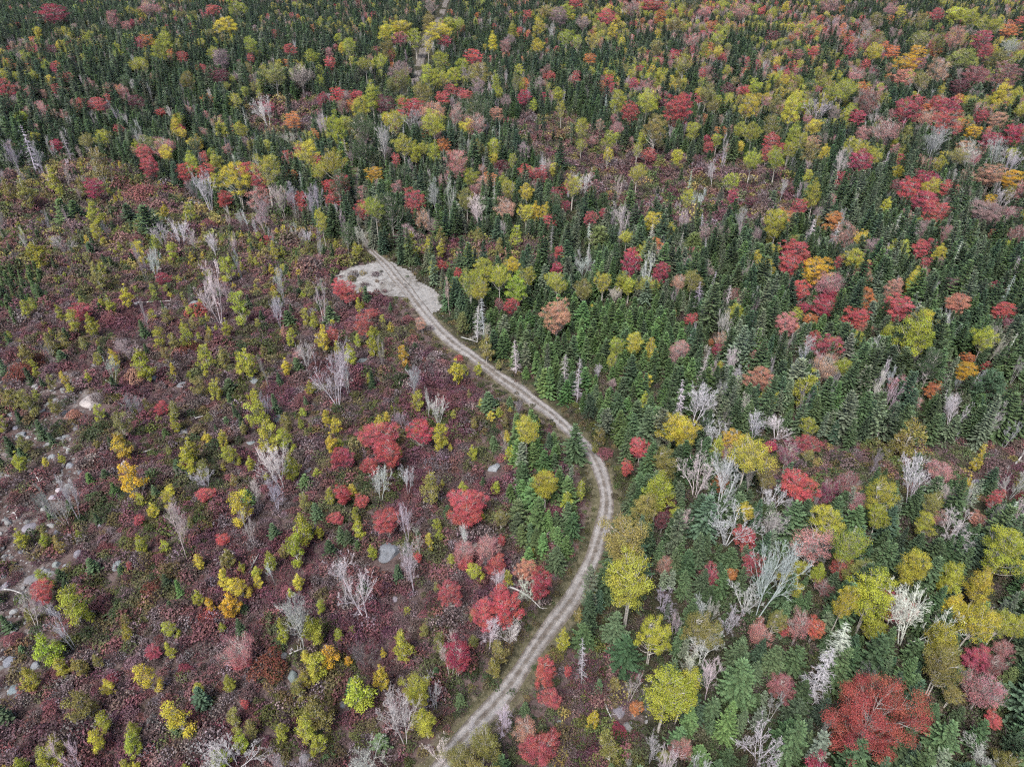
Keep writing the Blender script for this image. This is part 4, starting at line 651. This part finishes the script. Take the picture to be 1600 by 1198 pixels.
for (y0, y1, s) in ((26, 190, 2.3), (190, 330, 3.2), (330, 1050, 4.4)):
    p = jgrid(y0, y1, s, half); x, y = p[:, 0], p[:, 1]
    z, px, py, cl, br, yo, th, pd = masks(x, y, 1.5)
    rdv = road_dist(x, y); u = R.random(len(x)); n1 = vnoise(x, y, 26.); n2 = vnoise(x + 300, y, 60.); n3 = vnoise(x + 90, y + 70, 11.)
    prob = np.where(yo | th, np.where(th, .75 + .4 * n3, .95), np.where(cl, .145 + .3 * np.clip((470 - py) / 90, 0, 1), np.where(br, .09, np.clip(.62 + .85 * n3, .5, .98))))
    prob = np.where((n1 > .72) & ~cl & ~yo & (np.hypot(x, y) < 420), prob * .65, prob)
    rmin = np.where(np.hypot(x, y) > 430, 6.8, np.where(np.hypot(x, y) > 178, .8, 3.2))
    ok = (u < prob) & (rdv > rmin + 1.5 * n3) & ~pd & clear_of(x, y); x, y, z, px, py, cl, br, yo, th, n1, n2, n3 = [a[ok] for a in (x, y, z, px, py, cl, br, yo, th, n1, n2, n3)]
    dist = np.hypot(x, y); m4 = vnoise(x + 777, y + 5, 34.); m5 = vnoise(x - 333, y + 99, 19.)
    for i in range(len(x)):
        v = R.random(); sm = (cl[i] or yo[i] or th[i] or (br[i] and R.random() < .6))
        farm = dist[i] > 330
        rf = 1.5 if x[i] > 60 else .55
        pb = (.03 + .24 * (m4[i] > .64)) * rf if farm else .015 + .05 * (m4[i] > .62); pm = (.03 + .3 * (m5[i] > .64)) * rf if farm else .015 + .06 * (m5[i] > .6); pw = (.05 + .06 * (x[i] > 15 and y[i] < 130)) * (.35 if cl[i] else 1.) if not farm else .06
        if not sm and v < pb: rec('B', x[i], y[i], z[i], *(lambda a: (a, a * R.uniform(.8, 1.05)))(R.uniform(.7, 1.15)), R.choice(['yg', 'yg', 'yg', 'y', 'ol', 'g']), int(R.integers(0, 64)), False, tilt=(R.normal(0, .03), R.normal(0, .03)))
        elif not sm and v < pb + pm:
            cd = R.choice(['r', 'p', 'pg', 'c', 'so', 'br', 'p', 'o', 'pg', 'so']); rec('S' if cd in SPARSE else 'M', x[i], y[i], z[i], *(lambda a: (a, a * R.uniform(.85, 1.2)))(R.uniform(.55, 1.0)), cd, int(R.integers(0, 64)), False, tilt=(R.normal(0, .03), R.normal(0, .03)))
        elif not th[i] and not yo[i] and v < pb + pm + pw: rec('W', x[i], y[i], z[i], R.uniform(.35, .7), R.uniform(.6, 1.1), R.choice(['w', 'li', 'li', 'gy', 'pk']), int(R.choice([0, 3, 3, 1])), False, tilt=(R.normal(0, .07), R.normal(0, .07)))
        elif not sm and not farm and v > .985: rec('D', x[i], y[i], z[i], R.uniform(.6, .9), R.uniform(.7, 1.05), R.choice(['w', 'li', 'gl']), int(R.integers(0, 3)), False, tilt=(R.normal(0, .04), R.normal(0, .04)))
        elif sm:
            if cl[i] and not th[i] and not yo[i] and R.random() < .62: a = R.uniform(.4, .95); rec('s', x[i], y[i], z[i], a, a * R.uniform(.8, 1.35), R.choice(['yg', 'yg', 'ol', 'y']), int(R.integers(0, 64)), False)
            else: a = R.uniform(.4, .8) if th[i] else R.uniform(.6, 1.3) if yo[i] else (R.uniform(.55, 1.1) if not (cl[i] and not th[i]) else R.uniform(.4, .8)); rec('f', x[i], y[i], z[i], a, a * R.uniform(.9, 1.25), R.choice(['bg', 'bg', 'g']) if (th[i] or yo[i]) else 'g', int(R.integers(0, 64)), False, tilt=(R.normal(0, .03), R.normal(0, .03)))
        else:
            a = (R.uniform(.62, 1.12) if R.random() < .75 else R.uniform(.35, .62)) * (.8 + .4 * n2[i]) * (1. if not farm else 1.15)
            g = R.random() < .1 and not farm
            w = a * R.uniform(.85, 1.3) * (1.2 if farm else 1.)
            rec('G' if g else 'F', x[i], y[i], z[i], w, a * R.uniform(.9, 1.15), 'gg' if g else R.choice(['g', 'g', 'g', 'te', 'g', 'gg', 'bg'] if dist[i] > 110 else ['g', 'g', 'g', 'te', 'g']), int(R.integers(0, 64)), False, tilt=(R.normal(0, .045), R.normal(0, .045)))
CP_ = np.array([[r['px'], r['py'], r['D'] * FX / float(proj(r['x'], r['y'], r['z'] + r['H'] * .5)[2]), r['y'], r['H']] for r in recs[:NCAT] if r['k'] in 'BMSWDPZFG' and r['y'] < 900])
FT = [(q_[0], q_[1]) for q_ in ROADC if q_[1] > 425]      # nothing tall grows on the near side of the far track either
if FT: CP_ = np.vstack([CP_, [[*proj1(a_, b_, float(height(a_, b_)))[:2], 9., b_, 1.] for a_, b_ in FT[::4]]])
cut = 0; keepr = recs[:NCAT]
for r in recs[NCAT:]:
    if r['k'] in 'KUV' or r['y'] > 880: keepr.append(r); continue
    tx, ty, td = proj1(r['x'], r['y'], r['z'] + r['H']); bx_, by_, bd = proj1(r['x'], r['y'], r['z'])
    wp = r['D'] * FX / float(td)
    q = CP_[(np.abs(CP_[:, 0] - tx) < .38 * CP_[:, 2] + .3 * wp) & (CP_[:, 3] > r['y']) & (by_ > CP_[:, 1] - .2 * CP_[:, 2]) & (ty < CP_[:, 1] + .12 * CP_[:, 2])]
    if len(q):
        lim = (q[:, 1] + .12 * q[:, 2]).max(); f = (by_ - lim) / max(by_ - ty, 1e-3); cut += 1
        if f < .3:
            if r['k'] not in 'FG' or R.random() < .35: continue
            a = R.uniform(.28, .6); r['k'] = 'f'; r['s'] = (a, a, a * R.uniform(.8, 1.1)); r['H'] = 5 * a; r['D'] = 2.8 * a; r['size'] *= .25; keepr.append(r); continue
        r['s'] = (r['s'][0] * (.15 + .85 * f), r['s'][1] * (.15 + .85 * f), r['s'][2] * f); r['H'] *= f; r['D'] *= (.15 + .85 * f); r['size'] *= f
    keepr.append(r)
print('lowered', cut, 'dropped', len(recs) - len(keepr)); recs = keepr
print('records', NCAT, len(recs), {k: sum(r['k'] == k for r in recs) for k in DIM})

# ------------------------------------------------------------------ landmarks for telling one tree from the next
LM = [('the gravel clearing', 612, 440), ('the sharp road bend', 945, 780), ("the road's lower end", 705, 1180), ('the broad red maple at lower right', 1364, 1105), ('the tall pale dead spruce', 1292, 1045), ('the big grey boulder in the clearing', 607, 857),
      ('the large white bare tree beside the boulder', 562, 912), ('the scarlet maple pair beside the road', 780, 945), ('the red maple clump in the clearing', 600, 700), ('the golden-topped maple among spruces', 1280, 425), ('the round yellow-green birch among spruces', 1441, 515),
      ('the feathery blue-green pine', 1546, 610), ('the white bare tree in the upper clearing', 335, 460), ('the tall white multi-stemmed bare tree', 522, 590), ('the white bare tree with yellow saplings', 433, 727), ('the pale boulder behind a bush', 143, 620), ('the round white boulder', 195, 723),
      ('the boulder field', 60, 860), ('the bright green fir thicket', 30, 450), ('the far forest track', 660, 85), ('the yellow grove beside the far track', 620, 45), ('the aspen clump behind the gravel clearing', 775, 435), ('the row of pale spruces along the road', 860, 570), ('the straight middle stretch of road', 740, 560),
      ('the forked white bare tree by the boulder field', 272, 830), ('the bright yellow sapling at the bottom', 282, 1122), ('the white bare tree by the stone patch', 461, 965), ('the white dead tree near the road foot', 626, 1118), ('the white spreading bare tree among birches', 1432, 962), ('the big pale birch by the road', 985, 902), ('the grey bare grove on the right', 1130, 760),
      ('the purple-red maple cluster', 1270, 745), ('the pink maple under yellow birches', 1266, 850), ('the bright yellow birch near the right edge', 1522, 970), ('the maroon brush right of the road', 920, 1060), ('the far grey birch row', 1500, 250), ('the crimson maples on the far ridge', 1540, 75), ('the dark spruce wall on the far right', 1230, 100), ('the yellow birch pair', 1205, 165),
      ('the dark spruce block at upper left', 330, 130), ('the white snags at the forest edge', 45, 235), ('the yellow and pink tree row', 300, 260), ('the lone orange tree in the far opening', 457, 187), ('the golden birch pair', 830, 330), ('the tall blue-green pine', 871, 348), ('the purple heath opening', 1080, 300), ('the red maple trio beyond the aspens', 1010, 415), ('the yellow-green birches lining the far slope', 1210, 240),
      ('the gold birch with a white trunk', 1040, 680), ('the small scarlet maple in the boulder field', 64, 925), ('the rust-red patch', 30, 580), ('the rusty bush at lower centre', 418, 1038)]
KN = {'B': ('birch_tree', 'birch', 'tree'), 'M': ('maple_tree', 'maple', 'tree'), 'S': ('maple_tree', 'thin-leaved maple', 'tree'), 'Z': ('maple_tree', 'maple', 'tree'), 's': ('sapling', 'sapling', 'sapling'), 'F': ('spruce_tree', 'spruce', 'tree'), 'G': ('spruce_tree', 'thin spruce', 'tree'), 'f': ('fir_tree', 'fir', 'tree'), 'P': ('pine_tree', 'pine', 'tree'),
      'W': ('bare_tree', 'leafless tree', 'tree'), 'D': ('dead_spruce', 'dead spruce', 'tree'), 'X': ('broken_snag', 'broken dead trunk', 'tree'), 'U': ('bush', 'bush', 'bush'), 'V': ('bush', 'twiggy bush', 'bush'), 'K': ('boulder', 'boulder', 'boulder')}
GRP = {'birch_tree': 'birches in autumn leaf', 'maple_tree': 'maples in autumn leaf', 'sapling': 'saplings in the clearing', 'spruce_tree': 'spruces of the forest', 'fir_tree': 'young firs', 'pine_tree': 'pines among the spruces', 'bare_tree': 'leafless grey trees', 'dead_spruce': 'standing dead spruces', 'broken_snag': 'broken dead trunks', 'bush': 'coloured bushes in the undergrowth', 'boulder': 'granite boulders'}
# who becomes an individual: of each kind the 300 that show largest inside the frame
byname = {}
for i, r in enumerate(recs): byname.setdefault(KN[r['k']][0], []).append(i)
indiv = []; rest = {}
for nm, ids in byname.items():
    vis = [i for i in ids if 3 < recs[i]['px'] < IW - 3 and 3 < recs[i]['py'] < IH - 3]
    vis.sort(key=lambda i: (-recs[i]['cat'], -recs[i]['size']) if nm not in ('spruce_tree',) else -recs[i]['size'])
    take = vis[:300]; st = set(take); indiv += take; rest[nm] = [i for i in ids if i not in st]
ORD = ['nearest', 'second-nearest', 'third-nearest', 'fourth-nearest', 'fifth-nearest', 'sixth-nearest', 'seventh-nearest', 'eighth-nearest', 'ninth-nearest', 'tenth-nearest', 'eleventh-nearest', 'twelfth-nearest', 'thirteenth-nearest', 'fourteenth-nearest', 'fifteenth-nearest', 'sixteenth-nearest', 'seventeenth-nearest', 'eighteenth-nearest', 'nineteenth-nearest', 'twentieth-nearest', 'twenty-first-nearest', 'twenty-second-nearest', 'twenty-third-nearest', 'twenty-fourth-nearest', 'twenty-fifth-nearest', 'twenty-sixth-nearest', 'twenty-seventh-nearest', 'twenty-eighth-nearest', 'twenty-ninth-nearest', 'thirtieth-nearest', 'thirty-first-nearest', 'thirty-second-nearest', 'thirty-third-nearest', 'thirty-fourth-nearest', 'thirty-fifth-nearest', 'thirty-sixth-nearest']
lab = {}
for i in indiv:
    r = recs[i]; d = [(math.hypot(r['px'] - a, (r['py'] - b) * 1.25), n, a, b) for n, a, b in LM]; d.sort(); dist, n, a, b = d[0]
    if r['k'] == 'Z': lab[i] = ('broad red maple with grey limbs, largest crown in the lower forest', 0); continue
    if dist < 13: n, a, b = d[1][1:]; dist = d[1][0]
    dx, dy = r['px'] - a, r['py'] - b
    rel = ('right of' if dx > 0 else 'left of') if abs(dx) > abs(dy) * 1.1 else ('below' if dy > 0 else 'beyond')
    cw = WORD.get(r['code'], 'grey'); 
    if r['k'] == 'K': cw = 'whitish' if r['code'] == 'w' else 'grey'
    lab[i] = (f"{cw} {KN[r['k']][1]} {rel} {n}", dist)
grp = {}
for i, (t, d) in lab.items(): grp.setdefault(t, []).append((d, i))
final = {}
for t, ls in grp.items():
    ls.sort()
    for q, (d, i) in enumerate(ls): final[i] = t if len(ls) == 1 else (f'{ORD[q]} {t}' if q < len(ORD) else t)

# ------------------------------------------------------------------ the individuals
SRC = {}          # first object pair of each variant: the sources the far masses repeat
for i in indiv:
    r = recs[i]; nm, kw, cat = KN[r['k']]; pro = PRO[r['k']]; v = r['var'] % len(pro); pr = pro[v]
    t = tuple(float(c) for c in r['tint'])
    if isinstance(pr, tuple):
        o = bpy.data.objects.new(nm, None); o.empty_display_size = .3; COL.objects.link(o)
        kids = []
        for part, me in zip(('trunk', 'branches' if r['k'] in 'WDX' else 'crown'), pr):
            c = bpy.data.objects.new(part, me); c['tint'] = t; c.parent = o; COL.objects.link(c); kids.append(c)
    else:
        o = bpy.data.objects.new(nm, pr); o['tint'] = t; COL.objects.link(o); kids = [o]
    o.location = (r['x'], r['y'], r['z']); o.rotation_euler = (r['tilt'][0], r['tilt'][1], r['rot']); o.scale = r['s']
    o['label'] = final[i]; o['category'] = cat; o['group'] = GRP[nm]
    SRC.setdefault((r['k'], v), kids)

# ------------------------------------------------------------------ masses: one object for what nobody could count
def mass(name, label, cat, sources, pos, rot, scl, tint, vidx):
    me = bpy.data.meshes.new(name); n = len(pos); me.vertices.add(n); me.vertices.foreach_set('co', np.asarray(pos, np.float32).ravel())
    for an, arr in (('rot', rot), ('scl', scl), ('tint', tint)):
        a = me.attributes.new(an, 'FLOAT_VECTOR', 'POINT'); a.data.foreach_set('vector', np.asarray(arr, np.float32).ravel())
    a = me.attributes.new('vidx', 'INT', 'POINT'); a.data.foreach_set('value', np.asarray(vidx, np.int32))
    o = bpy.data.objects.new(name, me); COL.objects.link(o); o['kind'] = 'stuff'; o['label'] = label; o['category'] = cat
    g = bpy.data.node_groups.new(name, 'GeometryNodeTree'); g.interface.new_socket('Geometry', in_out='INPUT', socket_type='NodeSocketGeometry'); g.interface.new_socket('Geometry', in_out='OUTPUT', socket_type='NodeSocketGeometry')
    N, L = g.nodes, g.links; gi = N.new('NodeGroupInput'); go = N.new('NodeGroupOutput')
    allj = N.new('GeometryNodeJoinGeometry')
    for kids in reversed(sources):
        jn = N.new('GeometryNodeJoinGeometry')
        for c in kids:
            oi = N.new('GeometryNodeObjectInfo'); oi.transform_space = 'ORIGINAL'; oi.inputs['Object'].default_value = c; L.new(oi.outputs['Geometry'], jn.inputs[0])
        ti = N.new('GeometryNodeGeometryToInstance'); L.new(jn.outputs[0], ti.inputs[0]); L.new(ti.outputs[0], allj.inputs[0])
    ip = N.new('GeometryNodeInstanceOnPoints'); L.new(gi.outputs[0], ip.inputs['Points']); L.new(allj.outputs[0], ip.inputs['Instance']); ip.inputs['Pick Instance'].default_value = True
    def na(nm_, ty):
        a = N.new('GeometryNodeInputNamedAttribute'); a.data_type = ty; a.inputs['Name'].default_value = nm_; return a.outputs[0]
    L.new(na('vidx', 'INT'), ip.inputs['Instance Index']); L.new(na('scl', 'FLOAT_VECTOR'), ip.inputs['Scale'])
    er = N.new('FunctionNodeEulerToRotation'); L.new(na('rot', 'FLOAT_VECTOR'), er.inputs[0]); L.new(er.outputs[0], ip.inputs['Rotation'])
    L.new(ip.outputs[0], go.inputs[0])
    md = o.modifiers.new('scatter', 'NODES'); md.node_group = g
    return o
MASS = {'spruce_tree': ('spruce_forest', 'dense dark green spruce forest filling the slopes behind the nearer trees', 'forest', 'FG'), 'birch_tree': ('birch_wood', 'yellow-green birches scattered through the far forest', 'forest', 'B'), 'maple_tree': ('maple_wood', 'red and pink maples scattered through the far forest', 'forest', 'MS'),
        'bare_tree': ('leafless_wood', 'grey leafless trees scattered through the far forest', 'forest', 'W'), 'fir_tree': ('fir_undergrowth', 'young green firs filling in between the larger trees', 'forest', 'f'), 'sapling': ('sapling_growth', 'smaller olive saplings sprinkled through the clearing', 'saplings', 's'), 'dead_spruce': ('deadwood_stand', 'grey dead spruces scattered through the forest', 'forest', 'D')}
for nm, (on, lb, ct, kk) in MASS.items():
    ids = rest.get(nm, [])
    if not ids: continue
    keys = [k for k in SRC if k[0] in kk]; 
    pos = [(recs[i]['x'], recs[i]['y'], recs[i]['z']) for i in ids]; rot = [(*recs[i]['tilt'], recs[i]['rot']) for i in ids]
    vi = []
    for i in ids:
        own = [j for j, k in enumerate(keys) if k[0] == recs[i]['k']] or list(range(len(keys))); vi.append(own[recs[i]['var'] % len(own)])
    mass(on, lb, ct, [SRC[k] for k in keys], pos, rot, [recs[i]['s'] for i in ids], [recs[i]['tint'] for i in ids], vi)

# undergrowth: low maroon heath, twigs and ferns
SHO = []
shp = [at(250, 1000), at(150, 1080), at(420, 880), at(90, 760), at(300, 640), at(500, 1100)]
for i, me in enumerate(P_SH):
    o = bpy.data.objects.new('low_shrub', me); COL.objects.link(o); o.location = shp[i]; tt = [(.13, .045, .045), (.11, .04, .05), (.17, .06, .045), (.14, .07, .06), (.16, .11, .11), (.09, .1, .03)][i]
    o['tint'] = tt; o['category'] = 'shrub'; o['group'] = 'low heath shrubs'; o['label'] = ['low maroon shrub in the heath beside the bright yellow sapling', 'low purplish shrub in the heath near the lower boulder field', 'low rusty shrub in the heath left of the big white tree', 'low brown shrub among the scattered boulders', 'low twiggy grey shrub in the upper heath', 'low olive shrub in the heath near the road foot'][i]
    SHO.append([o])
BLD = [(r['x'], r['y'], r['D']) for r in recs if r['k'] == 'K']
P, Sc, Tt, Vi, Ro = [], [], [], [], []
PAL = {'brush': [(.10, .12, .04), (.17, .16, .05), (.075, .10, .04), (.2, .11, .1), (.15, .09, .085), (.24, .2, .07), (.13, .085, .09), (.09, .11, .05)], 'heath': [(.128, .053, .062), (.105, .049, .065), (.155, .068, .072), (.14, .088, .09), (.19, .155, .162), (.092, .064, .058), (.18, .08, .08), (.10, .105, .048)], 'green': [(.06, .075, .025), (.10, .105, .03), (.09, .075, .035), (.14, .11, .05), (.05, .07, .03)], 'wood': [(.05, .07, .028), (.07, .062, .035), (.06, .075, .035), (.09, .07, .055), (.045, .065, .028)]}
for (y0, y1, s, sc) in ((26, 100, 1.05, 1.45), (100, 190, 1.3, 1.75), (190, 330, 2.0, 2.1), (330, 500, 2.9, 3.0)):
    p = jgrid(y0, y1, s, half); x, y = p[:, 0], p[:, 1]; z, px, py, cl, br, yo, th, pd = masks(x, y, .3)
    rdv = road_dist(x, y); rk = np.zeros(len(x), bool)
    for b in ROCKY: rk |= inpoly(b, px, py)
    nz = vnoise(x, y, 3.2); nl = vnoise(x + 40, y + 11, 14.); nv = vnoise(x + 200, y, 7.)
    opn = cl | br
    pr = np.where(opn, .97, .8); pr = np.where(rk, pr * (.12 + .7 * nz), pr); pr = np.where(rdv < 4.5, .9 * np.clip((rdv - 1.45) / 1.5, 0, 1), pr)
    ok = (R.random(len(x)) < pr) & (opn | (y0 < 330)) & (~pd | (R.random(len(x)) < .09))
    for bx_, by_, bd_ in BLD:
        ok &= ~((np.hypot(x - bx_, y - by_ + .45 * bd_) < .62 * bd_ + .25) | ((np.abs(x - bx_) < .4 * bd_) & (y < by_) & (y > by_ - .9 * bd_ - .8)))
    for i in np.nonzero(ok)[0]:
        verge = rdv[i] < 6
        if verge and R.random() < .75: pal = 'green'
        elif opn[i]: pal = 'brush' if (py[i] < 470 and cl[i] and R.random() < np.clip((480 - py[i]) / 90, 0, .85)) else 'brush' if (br[i] and not cl[i] and R.random() < .5) else ('green' if nl[i] > .62 and R.random() < .55 else 'heath')
        else: pal = 'wood'
        cols = PAL[pal]; j = int(np.clip((nv[i] * 1.25 - .12) * len(cols) + R.normal(0, 1.1), 0, len(cols) - 1)); t = np.array(cols[j]) * R.uniform(.65, 1.3) * (1 + R.normal(0, .06, 3))
        a = sc * R.uniform(.6, 1.25) * (.55 if verge else 1.) * (.55 + .9 * nz[i]) * (1.5 if opn[i] and py[i] < 430 and R.random() < .5 else 1.)
        P.append((x[i], y[i], z[i] - .04)); Sc.append((a, a, a * R.uniform(.7, 1.25))); Tt.append(np.clip(t, .01, .6)); Ro.append((0, 0, R.uniform(0, 6.28)))
        Vi.append(4 if (pal == 'heath' and j == 4) else int(R.choice([0, 1, 2, 3, 5, 3, 4])))
mass('undergrowth', 'low maroon and brown heath shrubs carpeting the clearing', 'undergrowth', SHO, P, Ro, Sc, Tt, Vi)
print('undergrowth', len(P))

# rubble: loose stones too many to count, in the boulder field, on the road edges and on the gravel clearing
KSRC = [SRC[k] for k in SRC if k[0] == 'K']
P, Sc, Tt, Vi, Ro = [], [], [], [], []
def stone(x, y, a, pale):
    P.append((x, y, float(height(x, y)) + .02 * a)); Sc.append((a, a * R.uniform(.7, 1.2), a * R.uniform(.6, 1.))); c = R.uniform(.11, .24) * (1.15 if pale else 1); Tt.append((c, c * .985, c * .98)); Ro.append((R.normal(0, .4), R.normal(0, .4), R.uniform(0, 6.28))); Vi.append(int(R.integers(0, len(KSRC))))
p = jgrid(26, 170, .8, half); z, px, py, *_ = masks(p[:, 0], p[:, 1], 0); rk = np.zeros(len(p), bool)
for b in ROCKY: rk |= inpoly(b, px, py)
nz = vnoise(p[:, 0], p[:, 1], 3.2)
for i in np.nonzero(rk & (R.random(len(p)) < .95 * (1.1 - nz)))[0]: stone(p[i, 0], p[i, 1], min(R.lognormal(-1.12, .6), 1.3), True)
cl = inpoly(CLEARING, px, py)
for i in np.nonzero(cl & (R.random(len(p)) < .006))[0]: stone(p[i, 0], p[i, 1], min(R.lognormal(-.9, .45), 1.1), False)
for q in ROADC[:330:1]:
    for _ in range(3):
        o_ = R.normal(0, 1.5); d = R.normal(0, .5); a_ = R.uniform(0, 6.28); stone(q[0] + o_ * math.cos(a_), q[1] + o_ * math.sin(a_), R.uniform(.05, .17), True); P[-1] = (P[-1][0], P[-1][1], P[-1][2] + .07)
for i in range(260):
    q = PG[R.integers(0, len(PG))]; x, y = q[0] + R.normal(0, 2.0), q[1] + R.normal(0, 2.0); stone(x, y, R.uniform(.1, .45), True)
mass('rubble', 'loose pale stones strewn over boulder field, gravel and road edge', 'rubble', KSRC, P, Ro, Sc, Tt, Vi)

# fallen logs, each with a few broken branch stubs
for li, (sh, x0, y0, x1, y1) in enumerate(LOGS):
    ox, oy = SHEET[sh]; a = np.array(at(ox + x0 * .3375, oy + y0 * .3375, .3)); b = np.array(at(ox + x1 * .3375, oy + y1 * .3375, .3))
    a[2] += .25; b[2] += .45; rng = np.random.default_rng(900 + li); L_ = np.linalg.norm(b - a); g = Geo(); pts = limb(np.zeros(3), b - a, rng, -.03, 7)
    r0 = min(.09 + .012 * L_, .2); tube(g, pts, np.linspace(r0, r0 * .35, 7), 6); o = bpy.data.objects.new('fallen_log', g.mesh('fallen_log', M_BARE)); COL.objects.link(o); o.location = a
    c = R.uniform(.34, .5); o['tint'] = (c, c * .97, c * .94)
    g2 = Geo()
    for _ in range(int(4 + L_)):
        j = rng.integers(1, 7); e = pts[j] + norm(rng.normal(0, 1, 3) + [0, 0, .6]) * rng.uniform(.4, 1.3); tube(g2, limb(pts[j], e, rng, 0, 3), [.035, .025, .01], 3)
    k = bpy.data.objects.new('branch_stub', g2.mesh('branch_stub', M_BARE)); k.parent = o; k['tint'] = o['tint']; COL.objects.link(k)
    mx, my = ox + (x0 + x1) / 2 * .3375, oy + (y0 + y1) / 2 * .3375; d = sorted((math.hypot(mx - p_, (my - q_) * 1.25), n_, p_, q_) for n_, p_, q_ in LM)[0]; dx, dy = mx - d[2], my - d[3]
    rel = ('right of' if dx > 0 else 'left of') if abs(dx) > abs(dy) else ('below' if dy > 0 else 'beyond')
    base = f"{'long' if L_ > 6 else 'short'} grey fallen log {rel} {d[1]}"
    o['label'] = base; o['category'] = 'log'; o['group'] = 'fallen logs'
seen = {}
for o in bpy.data.objects:
    if o.name.startswith('fallen_log'):
        n_ = seen.get(o['label'], 0); seen[o['label']] = n_ + 1
        if n_: o['label'] = ['', 'another ', 'a third ', 'a fourth '][min(n_, 3)] + o['label']



# ------------------------------------------------------------------ the air: a very thin even haze over the whole place
import bmesh
bm = bmesh.new(); bmesh.ops.create_cube(bm, size=1.0)
me = bpy.data.meshes.new('haze'); bm.to_mesh(me); bm.free()
haze = bpy.data.objects.new('haze', me); COL.objects.link(haze)
haze_x, haze_y0, haze_y1 = 3760, -3560, 4900
zlo = float(GZ.min()) - 1.0; zhi = CAM_H + 4
haze.scale = (2 * haze_x, haze_y1 - haze_y0, zhi - zlo); haze.location = (0, (haze_y0 + haze_y1) / 2, (zlo + zhi) / 2)
hm, ht, hout = nt('thin_haze'); hv = ht.nodes.new('ShaderNodeVolumePrincipled')
hv.inputs['Color'].default_value = (.86, .92, .97, 1); hv.inputs['Density'].default_value = 0.000025; hv.inputs['Anisotropy'].default_value = .2
ht.links.new(hv.outputs[0], hout.inputs['Volume']); me.materials.append(hm)
haze['kind'] = 'stuff'; haze['label'] = 'thin pale haze over the far forest'; haze['category'] = 'haze'
